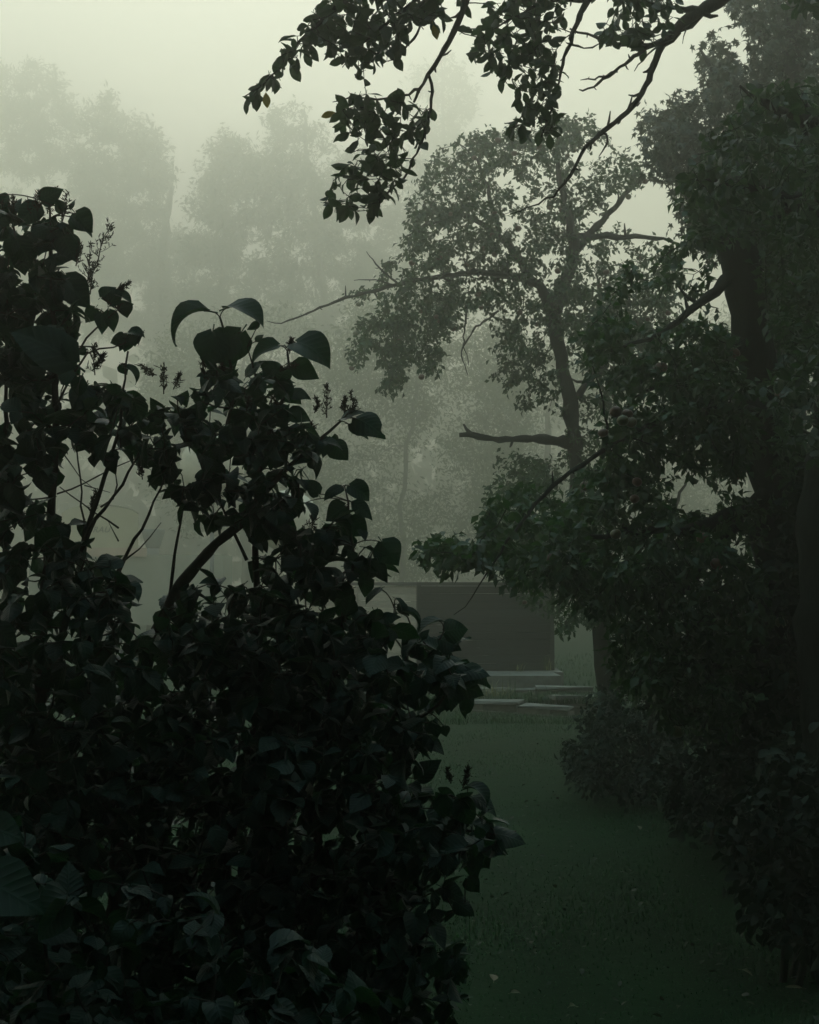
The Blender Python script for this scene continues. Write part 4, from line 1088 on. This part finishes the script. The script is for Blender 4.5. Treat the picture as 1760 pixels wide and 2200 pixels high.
# left, tall
dl = 3.0
lilac('lilac_bush', (-.72, 3.05, 0), 'tall black lilac at the left edge with heart leaves against the fog',
      [([(60, 2500, 3.1), (70, 1900, 3.1), (90, 1300, 3.1), (120, 900, 3.05), (110, 600, 3.0), (105, 430, 3.0)], .022, .004),
       ([(40, 2500, 3.2), (20, 1600, 3.2), (10, 1000, 3.15), (15, 600, 3.1)], .02, .004),
       ([(80, 1500, 3.0), (150, 1280, 3.0), (182, 1108, 3.0), (229, 987, 3.0), (255, 890, 3.0), (270, 740, 3.0)], .012, .004),
       ([(160, 1240, 3.0), (186, 1115, 2.98), (268, 1008, 2.96), (300, 940, 2.95)], .008, .003),
       ([(190, 1350, 3.0), (225, 1255, 2.95), (262, 1176, 2.95), (311, 1090, 2.95), (350, 1000, 2.95)], .009, .003),
       ([(120, 700, 3.0), (185, 590, 3.0), (205, 560, 3.0)], .004, .0015),
       ([(220, 760, 3.0), (185, 720, 3.0), (160, 730, 3.0)], .004, .002),
       ([(100, 800, 3.0), (150, 760, 3.0), (200, 690, 3.0), (250, 650, 3.0)], .005, .002),
       ([(120, 1040, 3.0), (175, 1022, 3.0), (235, 985, 3.0), (300, 960, 3.0)], .0028, .002), ([(176, 1130, 3.02), (172, 1060, 3.02), (168, 990, 3.02), (160, 940, 3.0)], .0034, .003), ([(130, 950, 3.0), (165, 1000, 3.0), (200, 1030, 3.0)], .002, .001), ([(178, 1022, 3.0), (225, 1034, 3.0), (232, 1037, 3.0)], .002, .001), ([(212, 1068, 3.0), (246, 1045, 3.0), (248, 1012, 3.0), (243, 990, 3.0)], .003, .002), ([(250, 1112, 3.0), (228, 1100, 3.0), (205, 1080, 3.0), (150, 1050, 3.0), (125, 1025, 3.0)], .003, .002), ([(262, 1180, 2.95), (300, 1150, 2.95), (340, 1100, 2.95)], .003, .002), ([(250, 1140, 3.0), (252, 1122, 3.0), (244, 1104, 3.0), (228, 1098, 3.0)], .0022, .001),
       ([(100, 900, 3.0), (180, 735, 3.0), (240, 738, 3.0), (290, 705, 3.0)], .004, .002)],
      [([(-60, 440), (20, 450), (90, 430), (150, 480), (140, 560), (165, 620), (150, 690), (140, 760), (220, 810), (280, 820), (300, 860), (300, 950), (240, 960), (130, 960), (110, 1080), (-60, 1100)], 330, 2.75, 3.3),
       ([(-60, 1060), (120, 1080), (180, 1130), (230, 1190), (280, 1260), (330, 1400), (350, 1700), (360, 2200), (-60, 2200)], 860, 2.6, 3.3)],
      0,
      [(88, 422, 134, 398, 3.0, 15, 1.0, 0), (134, 445, 118, 418, 3.0, 10, 1.1, 6), (150, 440, 160, 420, 3.0, 60, .8, 1),
       (160, 450, 196, 490, 3.0, 0, 1.2, 0), (158, 460, 194, 500, 3.0, 50, .9, 1), (80, 432, 38, 478, 3.0, 20, 1.0, 1), (0, 412, 20, 436, 3.0, 10, 1.2, 0),
       (20, 470, -10, 430, 3.0, 0, 1.1, 0), (40, 500, 5, 520, 3.0, 40, 1, 1), (100, 480, 60, 500, 3.0, 30, 1, 4), (135, 500, 160, 552, 3.0, 10, 1.1, 0),
       (140, 582, 180, 635, 3.0, 15, 1.0, 0), (135, 590, 190, 650, 2.95, -20, 1.1, 0),
       (215, 625, 245, 605, 3.0, 10, 1.2, 6), (232, 640, 262, 605, 3.0, 30, .9, 1), (250, 650, 282, 640, 3.0, 0, 1.1, 6), (262, 640, 268, 670, 3.0, 0, 1.3, 6),
       (245, 620, 278, 645, 3.0, 60, .9, 2), (230, 655, 240, 700, 3.0, 15, .9, 0), (215, 660, 215, 705, 3.0, 10, .9, 0), (200, 650, 180, 680, 3.0, 10, 1.1, 6),
       (262, 712, 232, 722, 3.0, 10, 1.1, 6), (268, 705, 252, 740, 3.0, 20, 1, 4), (272, 700, 306, 712, 3.0, 50, 1.0, 2), (278, 705, 285, 730, 3.0, 5, 1.3, 6),
       (270, 715, 262, 742, 3.0, 0, 1.2, 6), (300, 700, 292, 728, 3.0, 60, .8, 1), (180, 735, 160, 745, 3.0, 20, 1.2, 6), (255, 768, 268, 790, 3.0, 0, 1.2, 6), (262, 775, 285, 810, 3.0, 60, .8, 3),
       (150, 760, 20, 700, 2.7, 30, .9, 1), (60, 720, 150, 760, 2.7, 10, 1.0, 4), (240, 820, 215, 850, 2.9, 60, 1.0, 1), (260, 830, 275, 850, 2.9, 30, 1.2, 4)],
      [(75, 470, 60, 430, 3.0), (100, 450, 118, 400, 3.02), (85, 455, 82, 410, 3.0), (130, 470, 140, 410, 3.0), (30, 480, 30, 420, 3.0), (15, 500, 5, 430, 3.0), (205, 560, 232, 480, 3.0), (185, 590, 190, 515, 3.0), (190, 620, 200, 560, 3.0), (245, 610, 272, 595, 3.0), (160, 560, 170, 520, 3.0), (200, 790, 200, 730, 3.0), (195, 780, 215, 750, 3.0), (300, 1010, 290, 980, 3.0), (190, 1080, 200, 1040, 3.0)],
      .3, holes=H, nobj=300)
# middle
lilac('lilac_bush', (-.18, 3.2, 0), 'spreading dark lilac in the middle foreground whose upright shoots rise against the fog',
      [([(330, 1330, 3.2), (375, 1240, 3.2), (430, 1170, 3.2), (500, 1110, 3.2), (560, 1030, 3.2), (620, 970, 3.2), (700, 905, 3.2), (735, 870, 3.2)], .022, .003),
       ([(200, 2500, 3.3), (260, 1600, 3.25), (330, 1330, 3.2)], .028, .022),
       ([(540, 1500, 3.2), (540, 1250, 3.2), (538, 1100, 3.2), (545, 980, 3.2), (580, 880, 3.2), (610, 800, 3.2), (605, 742, 3.2)], .012, .005),
       ([(430, 2500, 3.3), (480, 1800, 3.25), (540, 1500, 3.2)], .02, .013),
       ([(450, 1000, 3.2), (490, 850, 3.2), (490, 770, 3.2), (462, 668, 3.2)], .007, .005),
       ([(355, 1290, 3.2), (365, 1180, 3.2), (380, 1080, 3.2), (400, 1020, 3.2)], .006, .003),
       ([(520, 1180, 3.2), (480, 1090, 3.2), (440, 1010, 3.2)], .006, .003),
       ([(745, 1180, 3.15), (740, 1120, 3.15), (730, 1060, 3.15), (727, 1026, 3.15)], .005, .003),
       ([(540, 800, 3.2), (530, 750, 3.2), (520, 730, 3.2)], .004, .002),
       ([(860, 2500, 3.1), (800, 2000, 3.15), (780, 1650, 3.2), (830, 1500, 3.2), (900, 1400, 3.2), (935, 1330, 3.2)], .016, .003),
       ([(640, 2500, 3.2), (660, 1900, 3.2), (690, 1500, 3.2), (730, 1250, 3.2), (745, 1180, 3.15)], .018, .005),
       ([(800, 1560, 3.2), (910, 1500, 3.2), (960, 1440, 3.2)], .008, .003),
       ([(790, 1900, 3.15), (900, 1780, 3.15), (990, 1740, 3.1), (1050, 1760, 3.1)], .01, .003),
       ([(830, 2050, 3.1), (900, 1960, 3.1), (980, 1900, 3.1)], .007, .002),
       ([(870, 1330, 3.2), (860, 1300, 3.2), (830, 1280, 3.2)], .003, .002)],
      [([(300, 860), (340, 830), (420, 820), (430, 780), (470, 750), (520, 780), (590, 800), (610, 860), (640, 900), (700, 910), (700, 950), (650, 960), (640, 1060), (600, 1120), (540, 1140), (430, 1110), (330, 1000), (290, 950)], 270, 2.95, 3.4),
       ([(650, 1100), (690, 1080), (750, 1120), (760, 1150), (830, 1160), (790, 1200), (740, 1230), (700, 1290), (600, 1290), (520, 1250), (560, 1170)], 120, 3.0, 3.4),
       ([(350, 1260), (420, 1230), (520, 1230), (700, 1280), (790, 1290), (870, 1330), (930, 1350), (950, 1380), (1000, 1420), (950, 1450), (910, 1480), (920, 1530), (880, 1570), (880, 1620), (700, 1620), (340, 1560)], 560, 2.85, 3.45),
       ([(300, 1500), (860, 1600), (920, 1660), (1000, 1690), (1020, 1740), (1070, 1775), (1000, 1810), (960, 1850), (900, 1900), (920, 1960), (980, 1990), (960, 2200), (300, 2200)], 800, 2.7, 3.4),
       ([(-60, 1380), (340, 1330), (560, 1330), (720, 1380), (860, 1480), (850, 1620), (900, 1700), (940, 1800), (860, 1900), (880, 2200), (-60, 2200)], 950, 3.35, 3.8)],
      0,
      [(430, 655, 372, 730, 3.2, 75, .75, 3), (482, 648, 556, 692, 3.2, 62, 1.05, 2), (545, 680, 520, 695, 3.2, 20, .7, 4),
       (448, 700, 440, 775, 3.15, 8, 1.25, 4), (490, 705, 442, 770, 3.18, -25, 1.2, 0), (508, 700, 470, 770, 3.22, 20, 1.2, 0), (540, 718, 556, 705, 3.2, 40, 1, 1),
       (445, 790, 412, 795, 3.2, 60, .8, 1), (584, 728, 532, 765, 3.2, 55, .9, 2), (626, 722, 696, 778, 3.2, 35, 1.0, 2), (618, 770, 672, 798, 3.2, 30, 1.1, 0),
       (612, 828, 656, 842, 3.2, 45, 1.0, 1), (608, 868, 655, 888, 3.2, 30, 1.0, 1), (590, 790, 545, 760, 3.2, 20, 1.0, 4), (560, 780, 600, 820, 3.2, 30, 1, 1), (520, 790, 560, 760, 3.2, 60, 1, 1),
       (722, 880, 768, 868, 3.2, 68, 1.2, 0), (752, 882, 812, 925, 3.2, 25, 1.0, 7), (738, 895, 775, 925, 3.2, 35, .7, 7), (700, 935, 734, 970, 3.2, 10, 1.2, 4), (690, 930, 680, 965, 3.2, 20, 1, 4),
       (660, 955, 665, 1010, 3.2, 50, .8, 1), (650, 975, 664, 990, 3.2, 30, 1, 1),
       (718, 1026, 682, 1056, 3.15, 45, .9, 1), (738, 1024, 778, 1056, 3.15, 25, 1.05, 2), (745, 1060, 784, 1096, 3.15, 40, .9, 1), (726, 1066, 686, 1098, 3.15, 5, 1.2, 0),
       (728, 1080, 730, 1118, 3.15, 35, 1.1, 1), (735, 1095, 775, 1128, 3.15, 0, 1.25, 4), (670, 1040, 640, 1010, 3.2, 30, 1.1, 1), (760, 1115, 770, 1140, 3.15, 40, 1, 0),
       (805, 1142, 840, 1192, 3.1, 5, 1.3, 6), (785, 1182, 816, 1228, 3.1, 15, .75, 1), (760, 1190, 770, 1225, 3.15, 0, 1.2, 6),
       (640, 1060, 660, 1100, 3.15, 60, 1.0, 2), (700, 1240, 650, 1210, 3.1, 20, 1.1, 4), (690, 1140, 660, 1180, 3.1, 20, 1.1, 1),
       (800, 1240, 770, 1275, 3.15, 60, .8, 1), (835, 1262, 845, 1298, 3.15, 60, .7, 2), (840, 1275, 862, 1298, 3.15, 40, 1.1, 1), (845, 1290, 880, 1330, 3.15, 78, .7, 3),
       (740, 1240, 705, 1258, 3.15, 10, 1.2, 6), (770, 1290, 740, 1300, 3.15, 0, 1.2, 6), (800, 1310, 845, 1300, 3.15, 40, 1, 1),
       (925, 1308, 878, 1350, 3.2, 70, .9, 2), (938, 1330, 986, 1325, 3.2, 15, 1.35, 4), (925, 1345, 972, 1370, 3.2, 30, 1.2, 6), (900, 1350, 945, 1385, 3.2, 60, 1, 1),
       (890, 1365, 840, 1360, 3.2, 75, 1, 1), (960, 1410, 1034, 1425, 3.2, 50, .9, 4), (985, 1405, 1032, 1450, 3.2, 40, .8, 7), (960, 1440, 1020, 1465, 3.2, 20, 1, 4), (985, 1465, 980, 1515, 3.2, 15, .8, 7), (955, 1450, 950, 1500, 3.2, 15, 1, 4),
       (935, 1530, 940, 1552, 3.2, 0, 1.3, 6), (900, 1560, 935, 1590, 3.2, 40, 1, 1), (880, 1640, 930, 1600, 3.15, 30, 1, 0), (985, 1660, 1025, 1700, 3.1, 60, .9, 3), (1000, 1680, 1045, 1720, 3.1, 45, .9, 1),
       (1040, 1755, 1108, 1778, 3.1, 40, 1.0, 4), (1010, 1770, 1070, 1800, 3.1, 20, 1.0, 0), (1000, 1780, 1030, 1830, 3.1, 10, .9, 1), (985, 1850, 1010, 1880, 3.1, 0, 1.2, 6), (960, 1900, 1000, 1930, 3.1, 20, 1, 4)],
      [(345, 830, 345, 775, 3.2), (365, 820, 378, 790, 3.2), (440, 800, 430, 760, 3.2), (470, 800, 465, 765, 3.2), (580, 790, 625, 770, 3.2), (688, 880, 690, 815, 3.2), (662, 870, 665, 840, 3.2), (735, 875, 740, 830, 3.2), (725, 870, 726, 840, 3.2),
       (610, 745, 615, 715, 3.2), (655, 1130, 662, 1075, 3.2), (590, 870, 570, 830, 3.2), (640, 930, 655, 890, 3.2), (975, 1660, 985, 1620, 3.1), (950, 1650, 945, 1620, 3.1), (640, 1400, 660, 1330, 3.15), (330, 790, 300, 770, 3.2), (520, 870, 530, 820, 3.2), (690, 1330, 680, 1290, 3.2)],
      .3, holes=H, nobj=300)
# low one at the bottom of the view, nearer
lilac('lilac_bush', (-.55, 2.3, 0), 'low leafy lilac growth in the darkness along the bottom left',
      [([(100, 3200, 2.3), (120, 2300, 2.3), (90, 1900, 2.3)], .012, .004), ([(300, 3200, 2.3), (420, 2300, 2.3), (460, 2000, 2.4)], .012, .004)],
      [([(-60, 1750), (60, 1720), (200, 1850), (420, 1900), (700, 2020), (860, 2100), (860, 2250), (-60, 2250)], 140, 2.1, 2.55)],
      0, [(-30, 1740, 52, 1770, 2.2, 25, 1.2, 0), (-40, 1850, 95, 1925, 2.0, 25, 1.1, 0), (90, 1965, 170, 1985, 2.2, 45, 1, 1), (130, 2045, 168, 2050, 2.2, 20, 1.1, 1)],
      [], .3, nobj=300)

# ------------------------------------------------------------------ fallen leaves on the lawn
descr = ['pale curled leaf lying on the lawn nearest the shed end', 'small pale dot of a leaf alone in the middle of the lawn', 'curled leaf at the right foreground of the lawn, brightest of the fallen ones',
         'dull leaf lying close to the lilac on the lawn', 'fallen leaf at the lower middle of the lawn', 'greyish leaf half sunk in the grass by the lilac foot', 'pale leaf at the bottom of the lawn', 'leaf lying flat in the right foreground grass',
         'small leaf below the privet on the grass', 'faint leaf left of the brightest curled leaf']
for k, (x, y) in enumerate(((1368, 1610), (1344, 1745), (1560, 2040), (1040, 2065), (1075, 2090), (1200, 2120), (1690, 2080))):
    dd = 1.55 * 2994 / (y - 1245); p = P(x, y, dd)
    R = frames(np.array([[rng.normal(), rng.normal(), .1]]), np.array([[.3, -.2, 1]]))[0]
    me = tpl_mesh('fallen_leaf', PLU, k % 3, M['fallen'])
    o = bpy.data.objects.new('fallen_leaf', me); COL.objects.link(o)
    m4 = np.eye(4); m4[:3, :3] = R * rng.uniform(.05, .075); m4[:3, 3] = (p[0], p[1], float(ground_z(p[0], p[1])) + .04); o.matrix_basis = Matrix(m4.tolist())
    tag(o, descr[k], 'leaf', 'fallen leaves on the lawn')

# small dull litter and clover in the grass
n = 900
yy = rng.uniform(4.6, 15, n); xx = rng.uniform(-.1, .32, n) * yy
pos = np.stack([xx, yy, ground_z(xx, yy) + .022], -1)
D = np.stack([rng.normal(0, 1, n), rng.normal(0, 1, n), rng.normal(0, .2, n)], -1)
o = bake('leaf_litter', PLU_LOW, pos, frames(D, np.array([0, 0, 1.]) + rng.normal(0, .35, (n, 3))), rng.uniform(.018, .045, n), M['litter'], None)
tag(o, 'small dull leaves and weeds scattered through the lawn', kind='stuff')

# ------------------------------------------------------------------ the fog
m, t = mat_new('fog')
out = N(t, 'ShaderNodeOutputMaterial'); pv = N(t, 'ShaderNodeVolumePrincipled')
pv.inputs['Color'].default_value = (.985, .981, .900, 1)
pv.inputs['Density'].default_value = HAZE_DENSITY
pv.inputs['Anisotropy'].default_value = 0.86
lk(t, pv.outputs[0], out.inputs['Volume'])
mb = MB(); mb.box((-150, -40, -1.2), (150, 190, HAZE_TOP))
o = mb.build('haze', m, None, smooth=False)
tag(o, 'pale morning fog filling the whole orchard', kind='stuff')
print('objects', len(scn.objects), 'tris', sum(len(o.data.loop_triangles) if 0 else len(o.data.polygons) for o in scn.objects if o.type == 'MESH'))
